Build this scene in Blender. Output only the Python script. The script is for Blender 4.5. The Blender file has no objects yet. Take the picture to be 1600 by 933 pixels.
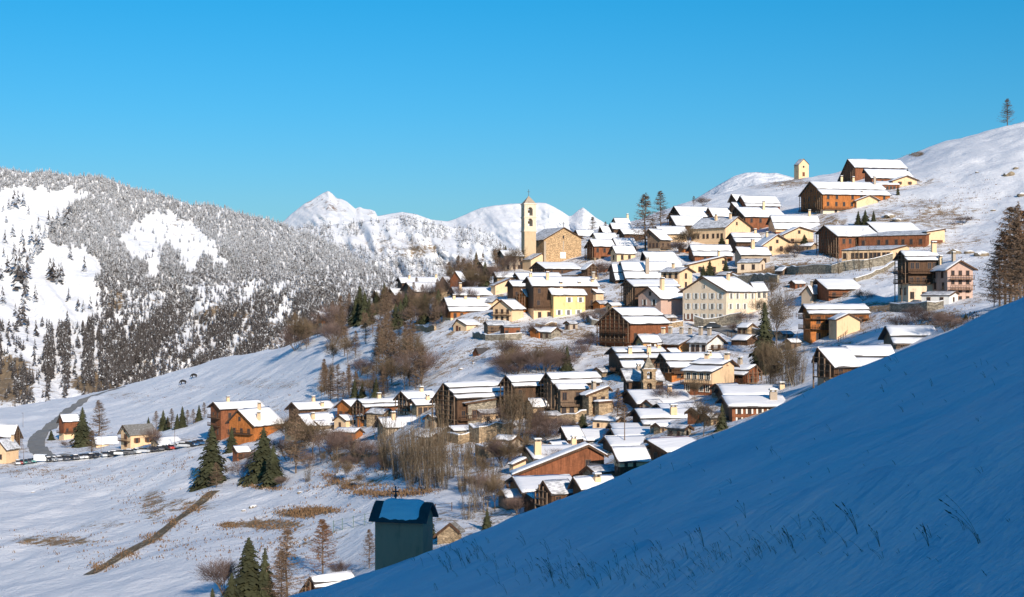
import bpy, bmesh, math, random
import numpy as np
from mathutils import Vector
PI = math.pi
rad = math.radians
random.seed(7)
SC = bpy.context.scene
COL = SC.collection
F = 2200.0            # focal length of the photograph in its own pixels (1600 wide)
CX, CY = 800.0, 466.5

# ------------------------------------------------------------------ camera, sky, sun, exposure
cam = bpy.data.cameras.new('camera')
cam.sensor_width = 36.0
cam.lens = 36.0 * F / 1600.0
cam.clip_start = 0.3
cam.clip_end = 60000.0
camo = bpy.data.objects.new('camera', cam)
COL.objects.link(camo)
camo.location = (0, 0, 0)
camo.rotation_euler = (PI / 2, 0, 0)
SC.camera = camo

SUN_AZ = rad(20)      # sun behind the camera, to the right
SUN_EL = rad(21)
to_sun = Vector((math.sin(SUN_AZ) * math.cos(SUN_EL), -math.cos(SUN_AZ) * math.cos(SUN_EL), math.sin(SUN_EL)))
sun = bpy.data.lights.new('sun', 'SUN')
sun.energy = 5.0
sun.angle = rad(0.5)
sun.color = (1.0, 0.87, 0.73)
suno = bpy.data.objects.new('sun', sun)
COL.objects.link(suno)
suno.rotation_euler = to_sun.to_track_quat('Z', 'Y').to_euler()

world = bpy.data.worlds.new('World')
SC.world = world
world.use_nodes = True
wn, wl = world.node_tree.nodes, world.node_tree.links
bg = wn['Background']
sky = wn.new('ShaderNodeTexSky')
sky.sky_type = 'NISHITA'
sky.sun_disc = False
sky.sun_elevation = SUN_EL
sky.sun_rotation = PI - SUN_AZ
sky.altitude = 0
sky.air_density = 1.0
sky.dust_density = 0.5
sky.ozone_density = 6.0
hs = wn.new('ShaderNodeMix')
hs.data_type = 'RGBA'; hs.blend_type = 'MULTIPLY'; hs.inputs[0].default_value = 1.0
stc = wn.new('ShaderNodeTexCoord'); ssx = wn.new('ShaderNodeSeparateXYZ'); srp = wn.new('ShaderNodeValToRGB')
wl.new(stc.outputs['Generated'], ssx.inputs[0]); wl.new(ssx.outputs[2], srp.inputs[0])
for i_, (p_, c_) in enumerate([(0.0, (.62, .86, .95)), (.07, (.54, .91, 1.0)), (.13, (.36, .97, 1.07)), (.22, (.15, 1.03, 1.14)), (1.0, (.07, .78, 1.16))]):
    e_ = srp.color_ramp.elements
    if i_ >= len(e_) or i_ == 1 and len(e_) < 5: e_.new(p_)
    while len(e_) < 5: e_.new(0.5)
    e_[i_].position = p_; e_[i_].color = (*c_, 1)
wl.new(srp.outputs[0], hs.inputs[7])
wl.new(sky.outputs[0], hs.inputs[6])
wl.new(hs.outputs[2], bg.inputs['Color'])
bg.inputs['Strength'].default_value = 0.095

SC.view_settings.view_transform = 'Standard'
SC.view_settings.look = 'None'
SC.view_settings.exposure = 0.17
SC.view_settings.gamma = 1.0

# ------------------------------------------------------------------ helpers
def cprop(o, label=None, cat=None, group=None, kind=None):
    if label: o['label'] = label
    if cat: o['category'] = cat
    if group: o['group'] = group
    if kind: o['kind'] = kind
    return o

_rng = np.random.RandomState(11)
_LAT = _rng.rand(256, 256)
def vnoise(x, y):
    x = np.asarray(x, float); y = np.asarray(y, float)
    xi = np.floor(x).astype(int); yi = np.floor(y).astype(int)
    fx = x - xi; fy = y - yi
    fx = fx * fx * (3 - 2 * fx); fy = fy * fy * (3 - 2 * fy)
    a = _LAT[xi & 255, yi & 255]; b = _LAT[(xi + 1) & 255, yi & 255]
    c = _LAT[xi & 255, (yi + 1) & 255]; d = _LAT[(xi + 1) & 255, (yi + 1) & 255]
    return (a * (1 - fx) + b * fx) * (1 - fy) + (c * (1 - fx) + d * fx) * fy
def fbm(x, y, o=4):
    s = 0; a = 0.5; t = 0
    for i in range(o):
        s = s + a * vnoise(x * 2 ** i + 17.3 * i, y * 2 ** i + 5.1 * i); t += a; a *= 0.5
    return s / t
def ridged(x, y, o=4):
    s = 0; a = 0.5; t = 0
    for i in range(o):
        s = s + a * (1 - np.abs(2 * vnoise(x * 2 ** i + 31.7 * i, y * 2 ** i + 9.1 * i) - 1)); t += a; a *= 0.5
    return s / t

def mesh_np(name, V, Q, smooth=True):
    """mesh from numpy verts and faces of equal size"""
    me = bpy.data.meshes.new(name)
    V = np.asarray(V, np.float32); Q = np.asarray(Q, np.int32)
    n, k = Q.shape
    me.vertices.add(len(V)); me.vertices.foreach_set('co', V.ravel())
    me.loops.add(n * k); me.loops.foreach_set('vertex_index', Q.ravel())
    me.polygons.add(n)
    me.polygons.foreach_set('loop_start', np.arange(0, n * k, k, dtype=np.int32))
    me.polygons.foreach_set('loop_total', np.full(n, k, np.int32))
    me.polygons.foreach_set('use_smooth', np.full(n, smooth, bool))
    me.update(); me.validate()
    return me
def attr(me, name, vals, dom='POINT'):
    a = me.attributes.new(name, 'FLOAT', dom)
    a.data.foreach_set('value', np.asarray(vals, np.float32).ravel())
def grid_faces(nu, nv):
    i = np.arange(nu - 1)[:, None] * nv + np.arange(nv - 1)[None, :]
    i = i.ravel()
    return np.stack([i, i + nv, i + nv + 1, i + 1], 1)

class MB:
    def __init__(s): s.v = []; s.f = []
    def quad(s, *p):
        n = len(s.v); s.v += [tuple(q) for q in p]; s.f.append(tuple(range(n, n + len(p))))
    def box(s, x0, x1, y0, y1, z0, z1):
        n = len(s.v)
        s.v += [(x, y, z) for z in (z0, z1) for (x, y) in ((x0, y0), (x1, y0), (x1, y1), (x0, y1))]
        s.f += [tuple(n + i for i in q) for q in ((3, 2, 1, 0), (4, 5, 6, 7), (0, 1, 5, 4), (1, 2, 6, 5), (2, 3, 7, 6), (3, 0, 4, 7))]
    def prism(s, prof, x0, x1):
        """polygon prof of (y, z) swept along x"""
        n = len(s.v); k = len(prof)
        s.v += [(x0, y, z) for y, z in prof] + [(x1, y, z) for y, z in prof]
        s.f.append(tuple(range(n, n + k))); s.f.append(tuple(range(n + 2 * k - 1, n + k - 1, -1)))
        for i in range(k):
            j = (i + 1) % k
            s.f.append((n + i, n + k + i, n + k + j, n + j))
    def tube(s, a, b, ra, rb, k=5, cap=False):
        a = Vector(a); b = Vector(b); d = (b - a)
        if d.length < 1e-6: return
        d.normalize()
        u = d.orthogonal().normalized(); w = d.cross(u)
        n = len(s.v)
        for p, r in ((a, ra), (b, rb)):
            for i in range(k):
                t = 2 * PI * i / k
                s.v.append(tuple(p + (u * math.cos(t) + w * math.sin(t)) * r))
        for i in range(k):
            j = (i + 1) % k
            s.f.append((n + i, n + j, n + k + j, n + k + i))
        if cap: s.f.append(tuple(range(n + k, n + 2 * k)))
    def mesh(s, name, m, smooth=False, recalc=True):
        me = bpy.data.meshes.new(name)
        me.from_pydata(s.v, [], s.f)
        if recalc:
            bm = bmesh.new(); bm.from_mesh(me)
            bmesh.ops.recalc_face_normals(bm, faces=bm.faces); bm.to_mesh(me); bm.free()
        if smooth: me.polygons.foreach_set('use_smooth', np.ones(len(me.polygons), bool))
        me.materials.append(m)
        return me
    def build(s, name, m, parent=None, smooth=False, **k):
        return link(name, s.mesh(name, m, smooth), parent, **k)
def link(name, me, parent=None, loc=None, rot=None, scl=None, **k):
    o = bpy.data.objects.new(name, me)
    COL.objects.link(o)
    if parent: o.parent = parent
    if loc is not None: o.location = loc
    if rot is not None: o.rotation_euler = rot
    if scl is not None: o.scale = scl
    cprop(o, **k)
    return o
def empty(name, loc, rz, label, cat, group=None):
    o = bpy.data.objects.new(name, None)
    COL.objects.link(o); o.location = loc; o.rotation_euler = (0, 0, rz)
    o.empty_display_size = 1
    return cprop(o, label, cat, group)

# ------------------------------------------------------------------ materials
class NT:
    def __init__(s, name):
        s.m = bpy.data.materials.new(name); s.m.use_nodes = True
        s.n = s.m.node_tree.nodes; s.l = s.m.node_tree.links
        s.b = s.n['Principled BSDF']
        s.b.inputs['Specular IOR Level'].default_value = 0.25
        s.tc = s.n.new('ShaderNodeTexCoord').outputs['Object']
    def mapped(s, scale, src=None):
        mp = s.n.new('ShaderNodeMapping'); mp.inputs['Scale'].default_value = scale
        s.l.new(src or s.tc, mp.inputs['Vector']); return mp.outputs[0]
    def noise(s, scale, detail=4, rough=0.6, vec=None):
        t = s.n.new('ShaderNodeTexNoise'); t.inputs['Scale'].default_value = scale
        t.inputs['Detail'].default_value = detail; t.inputs['Roughness'].default_value = rough
        s.l.new(vec or s.tc, t.inputs['Vector']); return t.outputs['Fac']
    def ramp(s, fac, stops):
        r = s.n.new('ShaderNodeValToRGB'); s.l.new(fac, r.inputs[0])
        e = r.color_ramp.elements
        while len(e) < len(stops): e.new(0.5)
        for q, (p, c) in zip(e, stops):
            q.position = p; q.color = (c[0], c[1], c[2], 1) if not isinstance(c, (int, float)) else (c, c, c, 1)
        return r.outputs[0]
    def mix(s, fac, a, b, mode='MIX'):
        x = s.n.new('ShaderNodeMix'); x.data_type = 'RGBA'; x.blend_type = mode
        for sock, val in ((x.inputs[0], fac), (x.inputs[6], a), (x.inputs[7], b)):
            if isinstance(val, (int, float)): sock.default_value = val
            elif isinstance(val, tuple): sock.default_value = (*val, 1)
            else: s.l.new(val, sock)
        return x.outputs[2]
    def math(s, op, a, b=0.0, c=0.0):
        x = s.n.new('ShaderNodeMath'); x.operation = op
        for i, val in enumerate((a, b, c)):
            if isinstance(val, (int, float)): x.inputs[i].default_value = val
            else: s.l.new(val, x.inputs[i])
        return x.outputs[0]
    def attr(s, name):
        a = s.n.new('ShaderNodeAttribute'); a.attribute_name = name; return a.outputs['Fac']
    def bump(s, h, strength, dist, normal=None):
        b = s.n.new('ShaderNodeBump'); b.inputs['Strength'].default_value = strength
        b.inputs['Distance'].default_value = dist; s.l.new(h, b.inputs['Height'])
        if normal: s.l.new(normal, b.inputs['Normal'])
        return b.outputs[0]
    def done(s, col, rough=0.85, normal=None):
        if isinstance(col, tuple): s.b.inputs['Base Color'].default_value = (*col, 1)
        else: s.l.new(col, s.b.inputs['Base Color'])
        if isinstance(rough, (int, float)): s.b.inputs['Roughness'].default_value = rough
        if normal: s.l.new(normal, s.b.inputs['Normal'])
        return s.m
def mul(c, k): return tuple(min(1, x * k) for x in c)

SNOW = (0.86, 0.865, 0.88)
def m_snow_roof():
    t = NT('snow_on_roof')
    n1 = t.noise(0.9, 5); n2 = t.noise(7, 3)
    ln = t.noise(2.2, 2, 0.5, t.mapped((0.12, 1.6, 1.6)))
    h = t.math('ADD', t.math('ADD', n1, t.math('MULTIPLY', n2, 0.15)), t.math('MULTIPLY', ln, 0.9))
    c = t.ramp(ln, [(0.25, (0.78, 0.79, 0.82)), (0.5, SNOW), (1, (0.9, 0.9, 0.91))])
    return t.done(c, 0.7, t.bump(h, 0.55, 0.12))
def m_thin():
    t = NT('thin_snow_over_slate')
    n = t.noise(3.0, 5, 0.7, t.mapped((0.35, 1.5, 1.5)))
    n2 = t.noise(0.7, 3)
    c = t.ramp(t.math('ADD', t.math('MULTIPLY', n, 0.6), t.math('MULTIPLY', n2, 0.4)),
               [(0.38, (0.20, 0.20, 0.20)), (0.47, (0.45, 0.46, 0.48)), (0.56, (0.76, 0.77, 0.8)), (1, (0.85, 0.85, 0.87))])
    return t.done(c, 0.7, t.bump(n, 0.4, 0.08))
def m_bare():
    t = NT('weathered_slate')
    n = t.noise(3.0, 5, 0.7, t.mapped((0.6, 2.5, 2.5)))
    c = t.ramp(n, [(0.3, (0.11, 0.10, 0.09)), (0.56, (0.22, 0.21, 0.19)), (0.62, (0.55, 0.55, 0.56)), (1, (0.7, 0.7, 0.72))])
    return t.done(c, 0.8, t.bump(n, 0.4, 0.08))
def m_wood(name, c):
    t = NT(name)
    st = t.noise(2.2, 3, 0.6, t.mapped((2.2, 2.2, 0.18)))
    g = t.noise(1.1, 3)
    fine = t.noise(4.0, 2, 0.6, t.mapped((0.4, 0.4, 5)))
    col = t.ramp(t.math('ADD', t.math('MULTIPLY', st, 0.65), t.math('MULTIPLY', g, 0.35)),
                 [(0.3, mul(c, 0.42)), (0.48, mul(c, 0.85)), (0.62, mul(c, 1.25)), (0.8, mul(c, 0.7))])
    col = t.mix(t.math('MULTIPLY', t.math('GREATER_THAN', fine, 0.6), 0.5), col, mul(c, 0.35))
    return t.done(col, 0.8, t.bump(st, 0.6, 0.08))
def m_plaster(name, c):
    t = NT(name)
    g = t.noise(0.5, 5, 0.65); s = t.noise(1.3, 4, 0.6, t.mapped((1.4, 1.4, 0.3)))
    col = t.ramp(t.math('ADD', t.math('MULTIPLY', g, 0.5), t.math('MULTIPLY', s, 0.5)),
                 [(0.33, mul(c, 0.62)), (0.46, mul(c, 0.93)), (0.6, c), (0.8, mul(c, 1.08))])
    return t.done(col, 0.9, t.bump(t.noise(6, 4), 0.3, 0.03))
def m_stone(name, c, scale=1.9):
    t = NT(name)
    v = t.n.new('ShaderNodeTexVoronoi'); v.inputs['Scale'].default_value = scale
    t.l.new(t.mapped((1, 1, 1.9)), v.inputs['Vector'])
    v2 = t.n.new('ShaderNodeTexVoronoi'); v2.feature = 'DISTANCE_TO_EDGE'; v2.inputs['Scale'].default_value = scale
    t.l.new(t.mapped((1, 1, 1.9)), v2.inputs['Vector'])
    sep = t.n.new('ShaderNodeSeparateColor'); t.l.new(v.outputs['Color'], sep.inputs[0])
    col = t.ramp(sep.outputs[0], [(0, mul(c, 0.5)), (0.4, mul(c, 0.9)), (0.75, mul(c, 1.2)), (1, mul(c, 1.5))])
    edge = t.ramp(v2.outputs['Distance'], [(0.0, 0.55), (0.12, 1.0)])
    col = t.mix(1.0, col, edge, 'MULTIPLY')
    col = t.mix(t.math('MULTIPLY', t.noise(0.4, 3), 0.35), col, mul(c, 0.6))
    return t.done(col, 0.9, t.bump(v2.outputs['Distance'], 0.8, 0.12))
def m_flat(name, c, rough=0.6, metal=0.0):
    t = NT(name); g = t.noise(3, 3)
    t.b.inputs['Metallic'].default_value = metal
    return t.done(t.ramp(g, [(0.3, mul(c, 0.8)), (0.7, mul(c, 1.1))]), rough)

M = dict(
    snow=m_snow_roof(), thin=m_thin(), bare=m_bare(),
    wd=m_wood('dark_brown_timber', (0.105, 0.058, 0.034)),
    wr=m_wood('red_brown_timber', (0.24, 0.088, 0.04)),
    wo=m_wood('orange_timber', (0.44, 0.155, 0.042)),
    wg=m_wood('greyed_timber', (0.20, 0.135, 0.09)),
    pc=m_plaster('cream_plaster', (0.78, 0.545, 0.33)),
    py=m_plaster('yellow_plaster', (0.84, 0.60, 0.27)),
    pg=m_plaster('grey_plaster', (0.42, 0.34, 0.26)),
    pp=m_plaster('pink_plaster', (0.54, 0.37, 0.30)),
    pw=m_plaster('white_plaster', (0.78, 0.75, 0.70)),
    po=m_plaster('orange_plaster', (0.74, 0.40, 0.16)),
    pi=m_plaster('ivory_plaster', (0.77, 0.62, 0.46)),
    st=m_stone('tan_stone', (0.40, 0.29, 0.18)),
    sg=m_stone('grey_stone', (0.30, 0.26, 0.20)),
    sb=m_stone('church_stone', (0.54, 0.36, 0.20), 2.6), pt=m_plaster('tan_plaster', (0.58, 0.43, 0.27)), pb=m_plaster('brown_grey_plaster', (0.70, 0.30, 0.18)),
    glass=m_flat('dark_glass', (0.035, 0.035, 0.04), 0.15),
    shw=m_flat('white_shutter_paint', (0.75, 0.72, 0.66)),
    shb=m_flat('brown_shutter_paint', (0.16, 0.06, 0.03)),
    frame=m_flat('window_frame_wood', (0.14, 0.08, 0.05)),
    framew=m_flat('window_surround_paint', (0.74, 0.70, 0.62)),
    metal=m_flat('dark_metal', (0.06, 0.06, 0.065), 0.5, 0.6),
    bronze=m_flat('bronze', (0.10, 0.07, 0.04), 0.4, 0.7),
    slate=m_flat('dark_roof_slate', (0.075, 0.07, 0.07), 0.7),
)
def m_hill(name, brown_scale=0.12, fine=1.0, sas=False):
    t = NT(name)
    big = t.noise(0.05 * fine, 5, 0.6); mid = t.noise(0.35 * fine, 6, 0.65); sm = t.noise(2.2 * fine, 5, 0.7)
    a = t.attr('grass')
    k = t.math('ADD', a, t.math('MULTIPLY', t.math('ADD', t.math('MULTIPLY', mid, 0.5), t.math('MULTIPLY', sm, 0.5)), 1.0))
    mask = t.ramp(k, [(0.66, 0.0), (0.72, 1.0)])
    mx = t.n.new('ShaderNodeMath'); mx.operation = 'SUBTRACT'; mx.use_clamp = True
    # attribute runs 0..1 ; noise mean 0.5
    brown = t.ramp(sm, [(0.3, (0.13, 0.085, 0.045)), (0.5, (0.30, 0.19, 0.09)), (0.7, (0.42, 0.30, 0.17))])
    sn = t.ramp(big, [(0.3, (0.82, 0.83, 0.86)), (0.7, (0.88, 0.88, 0.89))])
    col = t.mix(mask, sn, brown)
    h = t.math('ADD', t.math('MULTIPLY', mid, 1.0), t.math('MULTIPLY', sm, 0.3))
    return t.done(col, 0.75, t.bump(h, 0.7, 0.9 / max(fine, 0.05) ** 0.5))
M['ground'] = m_hill('hillside_snow')
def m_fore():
    t = NT('shade_tinted_foreground_snow')
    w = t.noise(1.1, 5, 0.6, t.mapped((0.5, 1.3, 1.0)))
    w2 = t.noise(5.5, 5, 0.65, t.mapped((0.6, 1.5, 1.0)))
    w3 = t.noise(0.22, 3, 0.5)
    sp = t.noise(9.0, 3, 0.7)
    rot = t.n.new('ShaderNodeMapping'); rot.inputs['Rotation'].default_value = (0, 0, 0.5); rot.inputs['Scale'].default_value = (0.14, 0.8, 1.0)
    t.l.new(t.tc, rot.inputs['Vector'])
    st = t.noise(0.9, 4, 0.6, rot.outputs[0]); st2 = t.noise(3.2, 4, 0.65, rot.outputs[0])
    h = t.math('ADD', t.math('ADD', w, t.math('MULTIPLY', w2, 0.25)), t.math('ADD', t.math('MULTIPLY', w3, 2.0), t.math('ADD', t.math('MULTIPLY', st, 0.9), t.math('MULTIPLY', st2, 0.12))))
    col = t.ramp(w3, [(0.3, (0.66, 0.69, 0.80)), (0.7, (0.74, 0.77, 0.86))])  # blue shade painted into the albedo, darker and bluer than the hillside snow
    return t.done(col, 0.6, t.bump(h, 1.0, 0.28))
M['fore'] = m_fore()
def m_mount(name, rock, scale):
    t = NT(name)
    a = t.attr('rock')
    mid = t.noise(scale, 6, 0.7); sm = t.noise(scale * 6, 4, 0.7)
    k = t.math('ADD', a, t.math('ADD', t.math('MULTIPLY', mid, 0.5), t.math('MULTIPLY', sm, 0.5)))
    mask = t.ramp(k, [(0.66, 0.0), (0.74, 1.0)])
    col = t.mix(mask, t.ramp(mid, [(0.3, (0.83, 0.84, 0.87)), (0.7, (0.89, 0.89, 0.9))]),
                t.ramp(sm, [(0.3, mul(rock, 0.5)), (0.6, rock), (0.8, mul(rock, 1.5))]))
    h = t.math('ADD', mid, t.math('MULTIPLY', sm, 0.4))
    return t.done(col, 0.85, t.bump(h, 0.45, 0.25 / scale))
M['mountA'] = m_mount('forest_mountain_snow', (0.26, 0.19, 0.12), 0.02)
M['mountC'] = m_mount('far_peak_snow', (0.26, 0.19, 0.16), 0.006)
def m_needles(name, dark, twig=False, snowcol=(0.80, 0.79, 0.79)):
    t = NT(name)
    n = t.noise(3, 3)
    oi = t.n.new('ShaderNodeObjectInfo').outputs['Random']
    d = t.ramp(n, [(0.35, mul(dark, 0.6)), (0.65, mul(dark, 1.5))])
    d = t.mix(t.math('MULTIPLY', oi, 0.5), d, mul(dark, 0.55))
    col = t.mix(t.attr('snow'), d, snowcol)
    return t.done(col, 0.9)
M['farneedle'] = m_needles('frosted_conifer', (0.098, 0.086, 0.082), snowcol=(0.76, 0.78, 0.82))
M['spruce'] = m_needles('spruce_needles', (0.058, 0.062, 0.030))
M['larch'] = m_needles('larch_twigs', (0.22, 0.15, 0.10))
M['rust'] = m_needles('rust_larch_needles', (0.26, 0.135, 0.065))
M['twig'] = m_needles('bare_twigs', (0.17, 0.125, 0.08))
M['twigp'] = m_needles('purple_twigs', (0.17, 0.12, 0.105))
M['bark'] = m_needles('bark', (0.15, 0.11, 0.08))
M['barkp'] = m_needles('pale_bark', (0.30, 0.25, 0.18))

# ------------------------------------------------------------------ terrain
# for each image column: (depth m, image row) of the ground
PROF = {
 -900: [(100, 1500), (200, 1300), (300, 1000), (420, 800), (500, 750), (600, 700), (900, 650), (1200, 640), (1600, 760)],
 -300: [(100, 1350), (200, 1100), (300, 900), (420, 765), (500, 728), (600, 700), (800, 665), (1050, 650), (1200, 655), (1600, 760)],
 0: [(100, 1250), (200, 1000), (260, 900), (330, 820), (420, 760), (480, 722), (520, 712), (600, 692), (800, 655), (1050, 641), (1200, 655), (1600, 760)],
 110: [(100, 1200), (200, 970), (260, 880), (340, 800), (430, 735), (480, 711), (540, 700), (650, 668), (800, 640), (1000, 619), (1200, 640), (1600, 760)],
 210: [(100, 1160), (200, 950), (260, 860), (340, 778), (420, 722), (470, 702), (540, 685), (650, 655), (800, 622), (1000, 597), (1200, 630), (1600, 760)],
 320: [(100, 1120), (170, 960), (200, 915), (250, 845), (310, 775), (360, 735), (400, 700), (440, 685), (520, 662), (620, 632), (750, 600), (950, 563), (1150, 600), (1600, 760)],
 420: [(100, 1120), (160, 1000), (200, 915), (250, 832), (300, 770), (340, 725), (370, 690), (400, 668), (480, 630), (600, 590), (720, 560), (880, 538), (1050, 570), (1600, 760)],
 500: [(100, 1100), (150, 1000), (190, 925), (225, 850), (270, 780), (310, 725), (340, 695), (370, 665), (400, 640), (480, 600), (570, 555), (680, 518), (800, 525), (1600, 760)],
 600: [(100, 1040), (130, 970), (170, 895), (210, 825), (250, 765), (290, 705), (320, 678), (345, 655), (380, 615), (440, 570), (510, 525), (580, 493), (660, 490), (800, 520), (1600, 720)],
 680: [(100, 980), (130, 900), (180, 830), (210, 790), (240, 745), (265, 700), (285, 672), (310, 645), (350, 605), (400, 560), (440, 520), (480, 490), (530, 468), (600, 458), (700, 475), (1600, 700)],
 760: [(100, 960), (140, 890), (180, 835), (215, 775), (240, 725), (262, 695), (285, 665), (310, 635), (350, 580), (390, 530), (425, 502), (455, 475), (500, 440), (545, 415), (620, 405), (750, 440), (1600, 700)],
 900: [(100, 900), (140, 840), (180, 790), (205, 755), (225, 725), (245, 700), (270, 660), (300, 632), (345, 570), (390, 525), (425, 498), (465, 460), (500, 432), (545, 405), (600, 375), (660, 360), (760, 375), (1600, 640)],
 1000: [(100, 850), (140, 800), (180, 750), (205, 720), (230, 690), (260, 650), (300, 600), (345, 550), (385, 510), (425, 470), (460, 435), (500, 405), (550, 378), (600, 356), (660, 345), (760, 350), (1600, 640)],
 1060: [(100, 820), (140, 780), (180, 725), (205, 695), (235, 660), (270, 625), (305, 590), (345, 548), (385, 508), (425, 468), (460, 435), (500, 405), (540, 378), (590, 350), (650, 328), (720, 318), (900, 330), (1600, 600)],
 1120: [(100, 790), (140, 750), (180, 695), (205, 672), (240, 645), (275, 615), (310, 575), (350, 540), (390, 502), (425, 465), (460, 432), (500, 405), (540, 375), (590, 345), (650, 318), (750, 303), (900, 302), (1100, 330), (1600, 600)],
 1200: [(100, 760), (140, 700), (180, 660), (205, 650), (240, 628), (275, 600), (310, 570), (350, 530), (390, 480), (425, 440), (455, 420), (490, 400), (530, 365), (580, 335), (640, 312), (750, 292), (900, 284), (1100, 310), (1600, 600)],
 1260: [(100, 730), (140, 670), (180, 625), (205, 610), (240, 598), (275, 585), (310, 555), (345, 525), (385, 470), (420, 435), (450, 415), (490, 390), (530, 355), (580, 325), (640, 302), (750, 282), (900, 276), (1100, 300), (1600, 600)],
 1350: [(100, 680), (140, 620), (180, 595), (205, 588), (240, 575), (275, 552), (310, 520), (345, 480), (385, 435), (420, 412), (450, 400), (490, 360), (530, 335), (580, 302), (640, 285), (720, 272), (850, 266), (1100, 280), (1600, 560)],
 1430: [(100, 640), (140, 590), (180, 560), (205, 550), (240, 540), (275, 515), (310, 490), (345, 465), (385, 425), (430, 395), (480, 350), (530, 320), (580, 290), (640, 265), (720, 245), (800, 238), (1100, 260), (1600, 520)],
 1500: [(100, 620), (140, 560), (180, 540), (240, 515), (275, 495), (310, 478), (345, 458), (385, 425), (430, 395), (480, 350), (540, 305), (600, 265), (660, 235), (740, 217), (850, 216), (1100, 240), (1600, 480)],
 1600: [(100, 580), (140, 520), (180, 500), (240, 482), (290, 465), (340, 440), (400, 395), (450, 355), (500, 318), (560, 275), (620, 235), (700, 205), (780, 192), (900, 195), (1600, 420)],
 1800: [(100, 500), (180, 440), (300, 390), (400, 330), (500, 270), (620, 190), (780, 130), (900, 125), (1600, 340)],
 2500: [(100, 300), (180, 240), (300, 160), (400, 100), (600, 0), (900, -80), (1600, 50)],
}
LD = np.linspace(math.log(95), math.log(1600), 260)
GX = np.arange(-900, 2501, 10.0)
cols = sorted(PROF)
_tab = np.array([np.interp(LD, [math.log(d) for d, _ in PROF[c]], [p for _, p in PROF[c]]) for c in cols])
TAB = np.array([np.interp(GX, cols, _tab[:, j]) for j in range(len(LD))]).T     # [px, d]
def gsm(a, s, ax):
    k = np.exp(-0.5 * (np.arange(-3 * s, 3 * s + 1) / s) ** 2); k /= k.sum()
    p = [(0, 0), (0, 0)]; p[ax] = (3 * s, 3 * s)
    b = np.pad(a, p, mode='edge')
    return np.apply_along_axis(lambda r: np.convolve(r, k, 'valid'), ax, b)
TAB = gsm(gsm(TAB, 3, 0), 2, 1)
def tab(px, d):
    x = np.clip((np.asarray(px, float) - GX[0]) / 10.0, 0, len(GX) - 1.001)
    y = np.clip((np.log(np.maximum(np.asarray(d, float), 1.0)) - LD[0]) / (LD[1] - LD[0]), 0, len(LD) - 1.001)
    i = x.astype(int); j = y.astype(int); fx = x - i; fy = y - j
    return (TAB[i, j] * (1 - fx) + TAB[i + 1, j] * fx) * (1 - fy) + (TAB[i, j + 1] * (1 - fx) + TAB[i + 1, j + 1] * fx) * fy
def ground_z(x, y):
    x = np.asarray(x, float); y = np.asarray(y, float)
    px = CX + F * x / np.maximum(y, 1)
    z = -(tab(px, y) - CY) / F * y
    amp = np.clip((y - 100) / 200, 0, 1)
    z = z + amp * ((fbm(x / 38, y / 38, 4) - 0.5) * 3.2 + (ridged(x / 9, y / 14, 3) - 0.6) * 0.6 + (fbm(x / 15 + 7, y / 20, 3) - 0.5) * 2.6)
    return z
def wpt(px, py, d): return Vector(((px - CX) / F * d, d, -(py - CY) / F * d))
_DS = np.exp(np.linspace(math.log(150), math.log(1500), 1400))
def hit(px, py, dmin=150):
    """depth at which the ground is seen at this image point"""
    X = (px - CX) / F * _DS
    P = CY - ground_z(X, _DS) / _DS * F
    ok = np.where((P <= py) & (_DS >= dmin))[0]
    if len(ok): return float(_DS[ok[0]])
    m = _DS >= dmin
    return float(_DS[m][np.argmin(P[m])])
def gpt(px, py, dmin=150):
    d = hit(px, py, dmin); x = (px - CX) / F * d
    return Vector((x, d, float(ground_z(x, d))))

def inpoly(px, py, poly):
    r = np.zeros(np.shape(px), bool); n = len(poly)
    for i in range(n):
        x1, y1 = poly[i]; x2, y2 = poly[(i + 1) % n]
        c = ((y1 > py) != (y2 > py)) & (px < (x2 - x1) * (py - y1) / ((y2 - y1) if y2 != y1 else 1e-9) + x1)
        r ^= c
    return r
def blob(px, py, cx, cy, rx, ry):
    return np.clip(1.35 - ((px - cx) / rx) ** 2 - ((py - cy) / ry) ** 2, 0, 1)

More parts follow.
